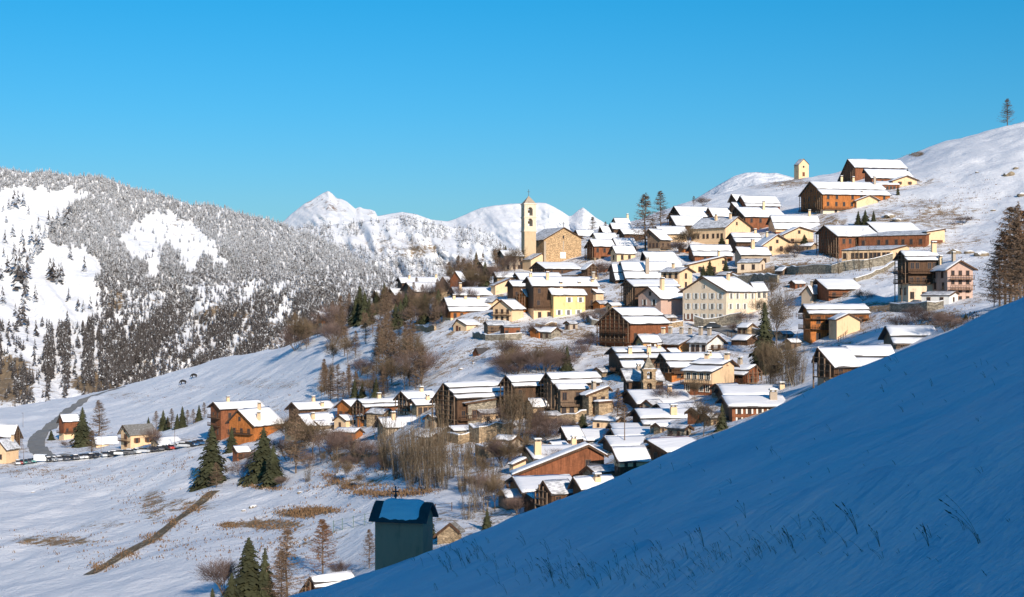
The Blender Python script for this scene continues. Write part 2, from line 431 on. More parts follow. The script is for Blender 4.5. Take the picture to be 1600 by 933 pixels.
# main ground sheet, out to the horizon
pxs = np.concatenate([np.arange(-900, -60, 30), np.arange(-60, 1660, 3.5), np.arange(1680, 2501, 30)])
ds = np.concatenate([np.exp(np.linspace(math.log(100), math.log(1250), 400)), [1350, 1500, 1700, 2200, 3000, 4500, 7000, 12000, 25000]])
PX, DD = np.meshgrid(pxs, ds, indexing='ij')
X = (PX - CX) / F * DD
Z = ground_z(X, DD)
zfar = ground_z((PX[:, 0] - CX) / F * 1500, np.full(len(pxs), 1500.0))
for j in range(len(ds)):
    if ds[j] > 1500: Z[:, j] = np.minimum(zfar, 0) * 1.0 - 150 * min(1, (ds[j] - 1500) / 1500)
PYv = CY - Z / DD * F
V = np.stack([X, DD, Z], -1).reshape(-1, 3)
me = mesh_np('snowy_hillside', V, grid_faces(len(pxs), len(ds)))
g = np.zeros(PX.shape)
for (cx, cy, rx, ry, s) in [(90, 845, 75, 10, .2), (160, 820, 50, 8, .17), (290, 790, 60, 14, .2), (470, 802, 45, 9, .25), (500, 798, 30, 6, .3), (360, 820, 18, 6, .25), (425, 820, 60, 10, .24),
        (490, 835, 70, 25, .10), (60, 735, 90, 12, .12), (240, 790, 25, 30, .2), (660, 700, 70, 30, .12), (700, 690, 60, 22, .16), (560, 715, 60, 12, .22),
        (560, 755, 60, 8, .2), (600, 560, 30, 30, .1), (640, 600, 60, 6, .16), (700, 560, 20, 20, .12), (830, 560, 70, 30, .15), (900, 520, 40, 15, .2),
        (930, 470, 25, 20, .15), (1230, 420, 90, 12, .22), (1290, 420, 50, 10, .2), (1290, 350, 40, 20, .16), (1400, 345, 50, 10, .2), (1380, 335, 40, 12, .15), (1470, 345, 60, 25, .17),
        (1440, 318, 50, 10, .16), (1430, 240, 16, 6, .25), (1500, 340, 60, 20, .12), (1520, 310, 60, 5, .12), (1230, 284, 40, 10, .2), (1190, 290, 40, 8, .15), (1500, 380, 40, 20, .14),
        (1470, 500, 60, 20, .18), (1380, 480, 60, 10, .2), (1150, 425, 60, 8, .2), (1080, 510, 60, 10, .15), (790, 690, 60, 20, .14), (300, 605, 30, 5, .1), (200, 618, 40, 6, .12),
        (250, 630, 60, 5, .1), (420, 600, 60, 12, .12), (400, 640, 60, 20, .1), (500, 570, 80, 8, .07), (890, 610, 50, 30, .2), (1330, 545, 40, 15, .15), (720, 540, 25, 18, .1)]:
    g = np.maximum(g, s * blob(PX, PYv, cx, cy, rx, ry))
g = g + 0.045 * np.clip((fbm(X / 25, DD / 18, 3) - 0.45) * 4, 0, 1) * (PYv > 200)
GROUND_MESH = me; GROUND_G = g
me.materials.append(M['ground'])
link('ground', me, kind='structure')

# foreground slope and the hill that rises behind the camera
def fore_z(x, y):
    w = x * math.sin(SUN_AZ) - y * math.cos(SUN_AZ)
    q = x * math.cos(SUN_AZ) + y * math.sin(SUN_AZ)
    ka = 0.425 * math.sin(SUN_AZ) + 0.136 * math.cos(SUN_AZ)
    kb = 0.425 * math.cos(SUN_AZ) - 0.136 * math.sin(SUN_AZ)
    qe = np.where(q > 60, 60 + 8 * (1 - np.exp(-(q - 60) / 8)), q)
    z = -1.75 + ka * w + kb * qe
    z = z - 0.018 * np.clip(y - 80, 0, None) ** 2 + 0.006 * np.clip(-x, 0, 22) ** 2
    r = np.clip((w - 5) / 80, 0, 1)
    z = z + 24 * r * r * (3 - 2 * r) - 0.15 * np.clip(w - 87, 0, None)
    near = np.clip((np.hypot(x, y) - 2) / 10, 0, 1)
    # a wind drift with a sharp lip lying across the slope near the camera
    s_ = y - (21.5 - 2.9 * x + 0.6 * np.sin(x * 1.3)) * np.clip(1 - np.clip(x - 5, 0, 9) * .02, 0, 1)
    s_ = np.where(x > 4.3, y - 9.2 + 0.25 * (x - 4.3), s_)
    z = z + 0.55 * np.where(s_ < 0, np.exp(-(s_ / 5.0) ** 2), np.exp(-(s_ / 0.8) ** 2)) * np.clip((x + 1.5) / 3, 0, 1)
    z = z + near * ((fbm(x / 14 + 3, y / 20, 3) - 0.5) * 1.5 + (ridged((x + .5 * y) / 7, y / 5.5, 3) - 0.6) * 0.42 + (fbm(x / 1.7, y / 2.2, 4) - 0.5) * 0.16)
    return z
xs = np.concatenate([np.linspace(-260, -34, 30), np.linspace(-32, 50, 230), np.linspace(52, 260, 35)])
ys = np.concatenate([np.linspace(-320, -6, 50), np.linspace(-5, 30, 240), np.linspace(30.3, 110, 210)])
XX, YY = np.meshgrid(xs, ys, indexing='ij')
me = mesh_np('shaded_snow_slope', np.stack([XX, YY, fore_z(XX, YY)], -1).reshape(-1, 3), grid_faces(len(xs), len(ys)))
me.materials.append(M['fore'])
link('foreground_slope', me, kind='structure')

# mountains
class Mount:
    def __init__(s, name, sky, x0, x1, nx, nr, base, d0, d1, amp, sx, sy, m, rockf, shear=0.0, jit=1.5, pw=1.0):
        s.sky, s.base, s.d0, s.d1, s.amp, s.sx, s.sy, s.shear, s.pw = sky, base, d0, d1, amp, sx, sy, shear, pw
        s.kx = [p[0] for p in sky]; s.ky = [p[1] for p in sky]; s.jit = jit
        px = np.linspace(x0, x1, nx); t = np.linspace(0, 1, nr)
        P, T = np.meshgrid(px, t, indexing='ij')
        S = s.skyline(P)
        PYm = base + (S - base) * T
        D = s.depth(P, PYm)
        # back of the mountain
        Pb = np.repeat(P[:, -1:], 4, 1); Sb = s.skyline(Pb)
        Db = np.repeat(D[:, -1:], 4, 1) * (1 + np.array([0.02, 0.06, 0.15, 0.3]))
        zt = -(Sb - CY) / F * D[:, -1:]
        Zb = zt - np.array([0.01, 0.05, 0.16, 0.4]) * d1 * 0.6
        X = np.concatenate([(P - CX) / F * D, (Pb - CX) / F * Db], 1)
        Y = np.concatenate([D, Db], 1)
        Z = np.concatenate([-(PYm - CY) / F * D, Zb], 1)
        me = mesh_np(name, np.stack([X, Y, Z], -1).reshape(-1, 3), grid_faces(nx, nr + 4))
        R = np.concatenate([rockf(P, PYm), np.zeros((nx, 4))], 1)
        attr(me, 'rock', R)
        me.materials.append(m)
        link(name, me, kind='structure')
    def skyline(s, px):
        return np.interp(px, s.kx, s.ky) + (fbm(px / 14, px * 0 + 3.3, 3) - 0.5) * s.jit
    def depth(s, px, py):
        S = s.skyline(px)
        t = np.clip((s.base - py) / (s.base - S), 0, 1.02)
        edge = np.clip((1 - t) * 6, 0, 1)
        u = (px + s.shear * (py - 400)) / s.sx; v = py / s.sy
        return s.d0 + (s.d1 - s.d0) * t ** s.pw - s.amp * (ridged(u, v, 5) - 0.6) * (0.3 + 0.7 * edge)
    def at(s, px, py):
        d = float(s.depth(np.float64(px), np.float64(py)))
        return Vector(((px - CX) / F * d, d, -(py - CY) / F * d))

def rockA(P, Y):
    r = np.zeros(P.shape)
    for (cx, cy, rx, ry, s) in [(350, 495, 55, 25, .22), (400, 510, 50, 22, .2), (260, 480, 35, 40, .14), (180, 470, 20, 20, .2), (10, 590, 50, 45, .3), (150, 600, 50, 22, .3), (120, 590, 90, 50, .14),
                                (285, 355, 45, 25, .12), (240, 560, 40, 40, .15), (175, 500, 30, 40, .12), (360, 540, 60, 20, .15), (440, 530, 40, 30, .16)]:
        r = np.maximum(r, s * blob(P, Y, cx, cy, rx, ry))
    return r
skyA = [(-500, 225), (-200, 235), (0, 262), (40, 270), (70, 268), (115, 276), (145, 275), (170, 280), (200, 292), (250, 305), (280, 314), (300, 321), (325, 320), (352, 326), (381, 336), (420, 343), (445, 352), (479, 365), (518, 382), (547, 398), (584, 417), (612, 430), (640, 450), (680, 480), (720, 520)]
MA = Mount('forest_mountain', skyA, -500, 720, 420, 260, 740, 1350, 2300, 95, 75, 170, M['mountA'], rockA, shear=-0.75, jit=1.0)
def rockB(P, Y):
    return 0.16 * blob(P, Y, 620, 385, 60, 22) + 0.10 * blob(P, Y, 690, 400, 60, 25)
skyB = [(380, 362), (450, 358), (500, 352), (550, 349), (584, 343), (592, 345), (610, 341), (636, 338), (662, 347), (689, 352), (715, 356), (739, 355), (760, 364), (780, 378), (794, 389), (820, 397), (860, 420), (900, 450)]
MBt = Mount('wooded_ridge', skyB, 380, 900, 260, 120, 560, 3000, 4400, 260, 34, 60, M['mountA'], rockB, shear=-0.5, jit=2)
def rockC(P, Y):
    return 0.10 * blob(P, Y, 510, 320, 40, 15) + 0.13 * blob(P, Y, 565, 330, 28, 8) + 0.10 * blob(P, Y, 640, 338, 40, 8) + 0.08 * blob(P, Y, 905, 335, 15, 8) + 0.03
skyC = [(380, 385), (420, 362), (444, 345), (452, 337), (476, 318), (486, 313), (497, 306), (506, 301), (513, 298), (519, 302), (526, 310), (534, 311), (542, 315), (555, 326), (562, 323), (568, 326), (578, 327), (586, 330), (590, 338), (600, 336), (610, 334), (628, 331), (652, 335), (673, 343), (699, 346), (712, 342), (736, 331), (751, 325), (775, 321), (800, 318),
        (825, 317), (852, 317), (864, 322), (879, 331), (889, 338), (894, 337), (903, 329), (911, 324), (920, 331), (931, 340), (946, 349), (980, 365), (1050, 390)]
MC = Mount('snow_peaks', skyC, 380, 1050, 330, 110, 470, 6500, 9000, 480, 42, 60, M['mountC'], rockC, shear=-0.9, jit=1.2)
skyD = [(1040, 335), (1090, 309), (1108, 298), (1131, 284), (1148, 275), (1165, 270), (1184, 269), (1200, 271), (1212, 270), (1232, 275), (1260, 284), (1320, 310), (1400, 340)]
MD = Mount('snow_dome', skyD, 1040, 1400, 120, 50, 380, 1700, 2300, 50, 50, 60, M['mountC'], lambda P, Y: 0.05 + 0.12 * blob(P, Y, 1115, 300, 14, 12), jit=0.8)

# ------------------------------------------------------------------ building kit
_wm = {}
def win_mesh(kind):
    if kind in _wm: return _wm[kind]
    f = MB(); p = MB()
    # unit window 1 wide (x) 1 high (z), facing -y
    f.box(-0.56, -0.42, -0.09, 0.05, -0.56, 0.56); f.box(0.42, 0.56, -0.09, 0.05, -0.56, 0.56)
    f.box(-0.42, 0.42, -0.09, 0.05, 0.45, 0.56); f.box(-0.6, 0.6, -0.16, 0.05, -0.66, -0.56)
    f.box(-0.03, 0.03, -0.07, 0.0, -0.56, 0.45)
    p.box(-0.42, 0.42, -0.035, 0.03, -0.56, 0.45)
    a = f.mesh('window', M['frame']); aw = a.copy(); aw.materials.clear(); aw.materials.append(M['framew'])
    sh = MB(); sh.box(-0.5, 0.0, -0.05, 0.0, -0.55, 0.55)
    sm = sh.mesh('shutter', M['shw']); sb = sm.copy(); sb.materials.clear(); sb.materials.append(M['shb'])
    g = p.mesh('pane', M['glass'])
    _wm.update(dark=a, light=aw, pane=g, shw=sm, shb=sb)
    return _wm[kind]
def window(parent, x, y, z, rz, w, h, shutter=None, light=False):
    win_mesh('dark')
    o = link('window', _wm['light' if light else 'dark'], parent, (x, y, z), (0, 0, rz), (w, 1, h))
    link('pane', _wm['pane'], o)
    if shutter:
        m = _wm['shw' if shutter == 'w' else 'shb']
        link('shutter', m, o, (-0.60, -0.06, 0)); link('shutter', m, o, (1.10, -0.06, 0))
    return o

def snow_sheet(b, x0, x1, A, Bp, t, seed, inset=0.10):
    """snow lying on a roof plane between the (y,z) points A (high) and Bp (low)"""
    L = x1 - x0; W = math.hypot(A[0] - Bp[0], A[1] - Bp[1])
    nu = max(6, min(40, int(L / 0.8))); nv = max(4, min(10, int(W / 0.8)))
    n0 = len(b.v)
    for i in range(-1, nu + 2):
        for j in range(-1, nv + 2):
            fu = min(max(i / nu, 0), 1); fv = min(max(j / nv, 0), 1)
            rim = (i < 0 or j < 0 or i > nu or j > nv)
            x = x0 + L * fu; y = A[0] + (Bp[0] - A[0]) * fv; z = A[1] + (Bp[1] - A[1]) * fv
            if rim: h = -0.02
            else:
                h = t * (0.45 + 1.1 * float(fbm(x * 0.35 + seed, y * 0.5 + seed * 1.7, 3)))
                if i in (0, nu) or j in (0, nv): h *= 0.62
            ex = inset if not rim else 0.0
            wob = (0.10 if fv < 1 else 0.45) * (float(vnoise(i * 0.5 + seed, j * 0.9)) - 0.5)
            if fu == 0: x += ex + abs(wob)
            if fu == 1: x -= ex + abs(wob)
            s = (Bp[0] - A[0]) / max(W, .01); c = (Bp[1] - A[1]) / max(W, .01)
            if fv == 1: y -= s * (ex + wob); z -= c * (ex + wob)
            b.v.append((x, y, z + h))
    m = nv + 3
    for i in range(nu + 2):
        for j in range(nv + 2):
            q = n0 + i * m + j
            b.f.append((q, q + m, q + m + 1, q + 1))

HOUSES = []
PLACED = []
def house(name, label, ax, ay, near, far, rl, base, sgn=1, cat='house', th=None, d=None, W=None, wall='wd', low=None, split=0.45,
          steps=(), chim=(), gwin=(0, 0), swin=(0, 0), gbal=0, sbal=0, lattice=False, snow='snow', shut=None, light=False,
          over=None, door=None, snowt=0.24, roofm='slate', group=None, farsnow=True, nolow=False, dmin=150, cap=True, ground=True):
    """ax, ay: where the visible gable's apex shows in the photograph; near/far: offsets to the eave ends of that gable;
       rl: shown ridge length; base: row where the near corner meets the ground"""
    nx, ny = near; fx, fy = far
    d = hit(ax + sgn * nx, base, dmin)
    phi = math.atan((ax - CX) / F); cph = math.cos(phi)
    gw = nx + fx
    if th is None: th = min(rad(68), max(rad(16), math.atan(1.15 * gw / max(rl, 4))))
    else: th = rad(th)
    st, ct = math.sin(th), math.cos(th)
    if W is None:
        k = d * cph / F
        Wn, Wf = nx * k / st, fx * k / st
    else:
        Wn = Wf = W / 2
    da = d + Wn * ct * cph
    L = rl * da * cph / F / max(0.2, ct - rl / F * st)
    za = -(ay - CY) / F * da
    zn = -(ay + ny - CY) / F * (da - Wn * ct * cph)
    zf = -(ay + fy - CY) / F * (da + Wf * ct * cph)
    ov = over if over is not None else min(0.9, 0.13 * (Wn + Wf))
    og = min(0.9, 0.1 * L) if over is None else over
    # local frame: +x along the ridge away from the visible gable, near side at y = -sgn * v
    ux, uy = sgn * ct, st
    ux, uy = ux * math.cos(phi) + uy * math.sin(phi), -ux * math.sin(phi) + uy * math.cos(phi)
    rz = math.atan2(uy, ux)
    ox, oy = (ax - CX) / F * da, da
    S = -sgn                                 # y = S * v
    def W2(x, y): return ox + ux * x - uy * y, oy + uy * x + ux * y
    hs_ = [float(ground_z(*W2(x, S * v))) for x in (0, L / 2, L) for v in (-Wf, 0, Wn)]
    zb = -(base - CY) / F * d
    zfloor = min(zb, min(hs_)) - 0.8 if ground else zb
    root = empty(name, (ox, oy, zb), rz, label, cat, group)
    HOUSES.append(root); PLACED.append((ax + sgn * (nx + rl * .45), ay + ny * .8)); PLACED.append((ax, ay + ny)); root['_px'] = float(ax); root['_py'] = float(ay)
    q = random.Random(int(ax * 13 + ay * 7))
    if wall in ('wd', 'wg', 'wr', 'wo') and W is None and not lattice and fx >= 7 and fx * 1.0 < 40 and cat != 'shed': lattice = q.random() < .6
    if wall in ('wd', 'wg', 'wr') and swin == (0, 0) and (base - ay - ny) > 9:
        swin = (max(2, int(rl / 16)), 1)
        if sbal == 0 and (base - ay - ny) > 14: sbal = 1
    if low is None and wall in ('wd', 'wg', 'wr') and cat in ('house', 'barn') and snow != 'none' and (base - ay - ny) > 12: low, split = q.choice(['sg', 'st', 'pc', 'pg']), .32
    seed = q.random() * 50
    za -= zb; zn -= zb; zf -= zb; zlo = zfloor - zb
    # walls
    vn, vf = Wn - ov, -(Wf - ov)
    rt = 0.22
    tn = (za - zn) / Wn; tf = (za - zf) / Wf
    zen = za - tn * vn - rt; zef = za - tf * (-vf) - rt
    zmin = min(zen, zef)
    hh = max(1.0, zmin)
    zs = hh * split if low else None
    prof_top = [(S * vn, zen), (0, za - rt), (S * vf, zef)]
    if low:
        b = MB(); b.box(og, L - og * 0.6, min(S * vf, S * vn), max(S * vf, S * vn), zlo, zs)
        b.build('lower_wall', M[low], root)
        e = 0.05
        b = MB(); b.prism([(S * (vn + e), zs), (S * (vn + e), zen), (0, za - rt), (S * (vf - e), zef), (S * (vf - e), zs)], og - e, L - og * 0.6 + e)
        b.build('upper_wall', M[wall], root)
    else:
        b = MB(); b.prism([(S * vn, zlo)] + prof_top + [(S * vf, zlo)], og, L - og * 0.6)
        b.build('wall', M[wall], root)
    # roof: near side may come in steps
    nst = len(steps); fr = [0] + list(steps) + [1]; dh = 0.5 if nst else 0
    drop = (za - zn) - nst * dh
    rb = MB(); sb = MB()
    for i in range(nst + 1):
        a0, a1 = fr[i] * Wn, fr[i + 1] * Wn + (0.35 if i < nst else 0)
        z0 = za - drop * fr[i] - dh * i; z1 = za - drop * (a1 / Wn) - dh * i
        x0 = 0.0 + 0.12 * i; x1 = L - 0.12 * i
        rb.prism([(S * a0, z0), (S * a1, z1), (S * a1, z1 - rt), (S * a0, z0 - rt)], x0, x1)
        if snow in ('snow', 'thin'):
            snow_sheet(sb, x0 + 0.05, x1 - 0.05, (S * a0 - (0 if i else S * 0.02), z0), (S * a1, z1), snowt if snow == 'snow' else 0.08, seed + i)
    rb.prism([(0, za), (-S * Wf, zf), (-S * Wf, zf - rt), (0, za - rt)], 0, L)
    rb.build('roof', M['bare'] if snow == 'bare' else M[roofm], root)
    if snow in ('snow', 'thin'):
        if farsnow: snow_sheet(sb, 0.05, L - 0.05, (S * 0.02, za), (-S * Wf, zf), snowt if snow == 'snow' else 0.08, seed + 9)
        sb.build('roof_snow', M[snow], root, smooth=True)
    # barge boards on the visible gable
    b = MB()
    for (y1, z1) in ((S * Wn, zn), (-S * Wf, zf)):
        if y1 == S * Wn and nst: continue
        b.quad((-0.06, 0, za + 0.04), (-0.06, y1, z1 + 0.04), (-0.06, y1, z1 - 0.34), (-0.06, 0, za - 0.34))
        b.quad((0.02, 0, za + 0.04), (0.02, y1, z1 + 0.04), (0.02, y1, z1 - 0.34), (0.02, 0, za - 0.34))
        b.quad((-0.06, 0, za + 0.04), (-0.06, y1, z1 + 0.04), (0.02, y1, z1 + 0.04), (0.02, 0, za + 0.04))
    if b.v: b.build('barge_board', M['wd'], root)
    # windows
    def wz(r, n): return hh * (r + 0.55) / n
    c, n = swin
    for r in range(n):
        rh = hh / n
        h = min(1.45, 0.52 * rh); w = min(0.95, h * 0.75)
        for i in range(c):
            if c > 2 and q.random() < .12: continue
            x = og + (L - 1.6 * og) * (i + 0.6 + 0.12 * q.uniform(-1, 1)) / (c + 0.2)
            e = 0.05 if (low and wz(r, n) > zs) else 0
            window(root, x, S * (vn + e), wz(r, n), 0 if S < 0 else PI, w, h, shut, light)
    c, n = gwin
    for r in range(n):
        rh = hh / n
        h = min(1.45, 0.52 * rh); w = min(0.95, h * 0.75)
        for i in range(c):
            v = vf + (vn - vf) * (i + 0.7) / (c + 0.4)
            e = 0.05 if (low and wz(r, n) > zs) else 0
            window(root, og - e, S * v, wz(r, n), -PI / 2, w, h, shut, light)
    if gwin[0] and za - hh > 2.6:
        window(root, og - (0.05 if low else 0), 0, hh + 0.35 * (za - hh), -PI / 2, 0.8, 1.0, None, light)
    # balconies
    def rail(b, x0, x1, y0, y1, z, along):
        b.box(x0, x1, y0, y1, z + 0.86, z + 0.96); b.box(x0, x1, y0, y1, z + 0.12, z + 0.2)
        n = max(3, int((x1 - x0 if along else y1 - y0) / 0.38))
        for k in range(n + 1):
            f = k / n
            if along:
                x = x0 + (x1 - x0) * f; b.box(x - 0.045, x + 0.045, y0 + 0.01, y1 - 0.01, z, z + 0.95)
            else:
                y = y0 + (y1 - y0) * f; b.box(x0 + 0.01, x1 - 0.01, y - 0.045, y + 0.045, z, z + 0.95)
    def balcony(side, z, dep):
        root_b = None
        b = MB()
        if side == 'g':
            y0, y1 = sorted((S * (vf + 0.2), S * (vn - 0.2)))
            b.box(og - dep, og - 0.01, y0, y1, z - 0.16, z)
            root_b = b.build('balcony', M[bm_], root)
            r_ = MB(); rail(r_, og - dep, og - dep + 0.07, y0, y1, z, False)
        else:
            ya, yb = sorted((S * (vn + dep), S * (vn + 0.01)))
            b.box(og, L - og * 0.6, ya, yb, z - 0.16, z)
            root_b = b.build('balcony', M[bm_], root)
            ye = ya if S < 0 else yb - 0.07
            r_ = MB(); rail(r_, og, L - og * 0.6, ye, ye + 0.07, z, True)
        r_.build('railing', M[bm_], root_b)
    bm_ = 'wd' if wall not in ('wg', 'wr', 'wo') else ('wg' if wall == 'wg' else 'wd')
    for i in range(gbal): balcony('g', hh * (i + 1) / (gbal + 1) * 0.98 if not low else zs + i * 2.4, min(1.3, og + 0.45))
    for i in range(sbal): balcony('s', hh * (i + 1) / (sbal + 1) * 0.98 if not low else zs + i * 2.4, min(1.3, ov + 0.5))
    if lattice:
        b = MB(); xg = og - 0.75
        n = max(3, int((vn - vf) / 1.7))
        z0 = zs if low else hh * 0.25
        for i in range(n + 1):
            v = vf + (vn - vf) * i / n
            zt = (za - tn * v if v > 0 else za + tf * v) - rt
            pb = MB(); pb.box(xg - 0.09, xg + 0.09, S * v - 0.09, S * v + 0.09, zlo if i % 2 == 0 else z0, zt)
            pb.build('post', M['wg'], root)
        z = z0
        while z < za - 0.8:
            lim = lambda v: (za - tn * v if v > 0 else za + tf * v) - rt > z
            vs = [vf + (vn - vf) * k / 40 for k in range(41) if lim(vf + (vn - vf) * k / 40)]
            if len(vs) > 1:
                y0, y1 = sorted((S * vs[0], S * vs[-1]))
                b.box(xg - 0.17, xg - 0.1, y0, y1, z, z + 0.1)
                if abs(z - z0) < 0.01: b.box(xg - 0.1, og, y0, y1, z - 0.1, z)
            z += 0.95
        if b.v: b.build('hay_rack', M['wg'], root)
    if door:
        fu, kind, hd = door
        b = MB()
        if kind == 's':
            x = L * fu; b.box(x - 0.6 * hd, x + 0.6 * hd, min(S * vn, S * (vn + 0.07)), max(S * vn, S * (vn + 0.07)), 0.0, 2.1 * min(hd, 1.1))
        else:
            v = vf + (vn - vf) * fu; b.box(og - 0.07, og, S * v - 0.6 * hd, S * v + 0.6 * hd, 0.0, 2.1 * min(hd, 1.1))
        b.build('door', M['shb'], root)
    for (fu, fv, hp) in chim:
        x = L * fu; v = Wn * fv if fv >= 0 else Wf * fv
        z0 = za - tn * v if v >= 0 else za + tf * v
        hgt = hp * d / F; w = 0.42 if hp < 14 else 0.55
        b = MB(); b.box(x - w, x + w, S * v - w * .8, S * v + w * .8, z0 - 0.9, z0 + hgt)
        c_ = b.build('chimney', M['pg'] if q.random() < 0.35 else M['pc'], root)
        b = MB(); b.box(x - w * .8, x - w * .5, S * v - w * .7, S * v + w * .7, z0 + hgt, z0 + hgt + 0.28)
        b.box(x + w * .5, x + w * .8, S * v - w * .7, S * v + w * .7, z0 + hgt, z0 + hgt + 0.28)
        b.box(x - w * 1.2, x + w * 1.2, S * v - w, S * v + w, z0 + hgt + 0.28, z0 + hgt + 0.4)
        b.build('chimney_cap', M['sg'], c_)
        b = MB(); b.box(x - w * 1.1, x + w * 1.1, S * v - w * .9, S * v + w * .9, z0 + hgt + 0.402, z0 + hgt + 0.56)
        b.build('cap_snow', M['snow'], c_)
    return dict(root=root, L=L, Wn=Wn, Wf=Wf, za=za, zn=zn, zf=zf, hh=hh, S=S, og=og, vn=vn, vf=vf, d=d, zlo=zlo, rz=rz, zs=zs, ov=ov)

# ------------------------------------------------------------------ the village, roughly from the far end to the near end
R, Lf = 1, -1
H = house
# --- top right
h_top_chapel = H('small_chapel', 'small cream chapel standing alone on the snowy ridge against the sky', 1256, 248, (8, 9), (8.5, 9), 8, 275, Lf, 'chapel', th=55, wall='pc', snow='thin', over=0.25, d=640)
b = MB(); S_ = h_top_chapel
b.box(S_['og'] - 0.06, S_['og'], -0.9, 0.9, 0, 2.6); b.build('door', M['shb'], S_['root'])
b = MB(); b.tube((S_['og'] - 0.06, 0, S_['hh'] * .82), (S_['og'] - 0.02, 0, S_['hh'] * .82), .7, .7, 12, True); b.build('round_window', M['glass'], S_['root'])
H('mountain_hotel', 'topmost red brown timber hotel with tall steep roof beside the ridge', 1324, 248.5, (11, 13), (16, 34), 82, 284, R, 'hotel', th=24, wall='wr', low='pi', split=.2, gwin=(3, 2), swin=(4, 2), gbal=1, lattice=True, dmin=450)
H('hotel_wing', 'lower timber wing in front of the topmost hotel with dark skylights', 1349, 264, (12, 14), (2, 6), 68, 292, R, 'house', th=24, wall='wr', low='pi', split=.35, swin=(6, 1), dmin=420)
H('hotel_annex', 'small cream gabled annex with brown eaves at the right end of the topmost hotel', 1418, 274, (25, 8), (19, 8), 12, 297, Lf, 'house', wall='pc', gwin=(2, 2), dmin=400, shut='b')
H('porch_building', 'low snow roofed porch with wide windows below the topmost hotel', 1366, 283.5, (6, 5), (2, 3), 34, 300, R, 'porch', th=16, wall='wr', low='pi', split=.3, swin=(6, 1), over=.3, dmin=400)
H('timber_lodge', 'large orange brown timber lodge with tall glazed gable and white ground floor', 1265, 283.5, (19, 20), (18.5, 23), 107, 335, R, 'lodge', th=24, wall='wo', low='pi', split=.24, steps=(.58,), gwin=(4, 3), swin=(8, 3), gbal=1, sbal=1, lattice=True,
  chim=[(.45, .05, 9), (.62, .05, 8), (.9, .2, 12)], light=False, dmin=380)
H('lodge_annex', 'small cream gabled annex joined to the right end of the big timber lodge', 1360, 304.5, (24, 9), (16, 9), 12, 328, Lf, 'house', wall='pc', gwin=(0, 0), swin=(2, 1), dmin=350, chim=[(.5, .3, 8)])
H('long_lodge', 'long red brown lodge with posted gable above the leafless poplars', 1287, 352, (21, 17), (14, 13), 68, 405, R, 'lodge', th=26, wall='wr', gwin=(3, 2), swin=(5, 2), lattice=True, dmin=330)
H('lodge_extension', 'low flat roofed timber extension with brown garage door in a cream end wall', 1474, 359, (27, 7), (4, 2), 106, 388, Lf, 'house', th=20, wall='wr', low='wr', split=.4, swin=(8, 1), snow='thin', dmin=300, over=.3)
H('lodge_end_building', 'cream end building with flat gable and garage door right of the long lodge', 1476, 357.5, (28, 4), (2, 1), 8, 386, Lf, 'house', th=60, wall='pc', dmin=300, d=400, over=.25, door=(.45, 'g', 3.4), farsnow=False)
H('lodge_middle_roof', 'snow covered middle roof with grey barge board right of the long lodge', 1354, 347, (18, 17), (2, 3), 70, 380, R, 'house', th=26, wall='wr', d=412)
H('glazed_hall', 'low cream hall with a row of wide windows below the long lodge', 1418, 383, (25, 6), (5, 2), 78, 408, Lf, 'hall', th=18, wall='pc', swin=(11, 1), gwin=(2, 1), snow='thin', dmin=280, over=.3)
# --- far right
H('balcony_barn', 'dark brown timber house with stacked balconies left of the pinkish house', 1406, 392, (10, 14), (11, 14), 55, 474, R, 'house', th=22, W=None, wall='wd', low='pi', split=.45, steps=(.6,), gbal=2, sbal=2, swin=(5, 3), gwin=(2, 2), chim=[(.9, .3, 16)], d=352)
H('lower_roof_house', 'snow covered lower roof between the dark timber house and the pinkish house', 1416, 408, (5, 10), (2, 4), 52, 432, R, 'house', th=16, wall='wd', d=344, sbal=1, W=5)
H('pink_gable_house', 'pinkish plaster house with wooden gable balcony by the brown larches', 1501.5, 406.5, (24, 16), (27, 15), 30, 474, Lf, 'house', wall='pp', gwin=(3, 4), swin=(2, 3), gbal=2, low='pp', split=.4, chim=[(.3, .1, 12), (.75, .4, 12)], d=340)
H('terrace_annex', 'small white annex with brown door below the pinkish house', 1494, 455, (10, 6), (5, 4), 46, 476, Lf, 'annex', th=22, wall='pw', gwin=(1, 1), swin=(2, 1), d=325, over=.25, snow='thin')
H('red_cabin', 'red brown cabin with a deep roof above the orange balcony chalet', 1274, 435.5, (18, 16), (4, 8), 58, 474, R, 'cabin', th=22, wall='wr', gwin=(0, 0), swin=(3, 1), sbal=1, d=325)
H('hipped_shed', 'small blue shaded roof left of the red brown cabin', 1262, 446, (8, 14), (14, 15), 14, 474, R, 'shed', wall='pg', d=318, chim=[(.4, .1, 6)])
H('balcony_chalet', 'chalet with two rows of bright orange balconies and a long snowy roof', 1253.5, 475.5, (9, 14), (6, 12), 98, 540, R, 'chalet', th=17, wall='wo', low='wo', split=.5, swin=(5, 2), sbal=2, gbal=2, dmin=260, steps=(.62,))
H('chalet_annex', 'cream gabled annex leaning on the orange balcony chalet', 1327, 489.5, (21, 10), (20, 11), 14, 533, Lf, 'house', wall='pc', d=276, gwin=(0, 0), over=.35)
H('buried_roof_house', 'long snow roof low behind the shaded crest below the brown larches', 1383, 509.5, (4, 27), (3, 20), 76, 552, R, 'house', th=12, W=12, wall='wg', steps=(.58,), d=252)
H('crest_roof_house', 'wide snow roof sinking behind the shaded slope beside the broken barn', 1311, 539.5, (3, 34), (3, 22), 82, 590, R, 'house', th=10, W=13, wall='wd', steps=(.5,), d=238)
H('broken_barn', 'old barn with bare roof battens and hay racks beside the leafless willows', 1277, 543, (26, 30), (9, 22), 46, 600, R, 'barn', th=38, wall='wd', lattice=True, d=243)
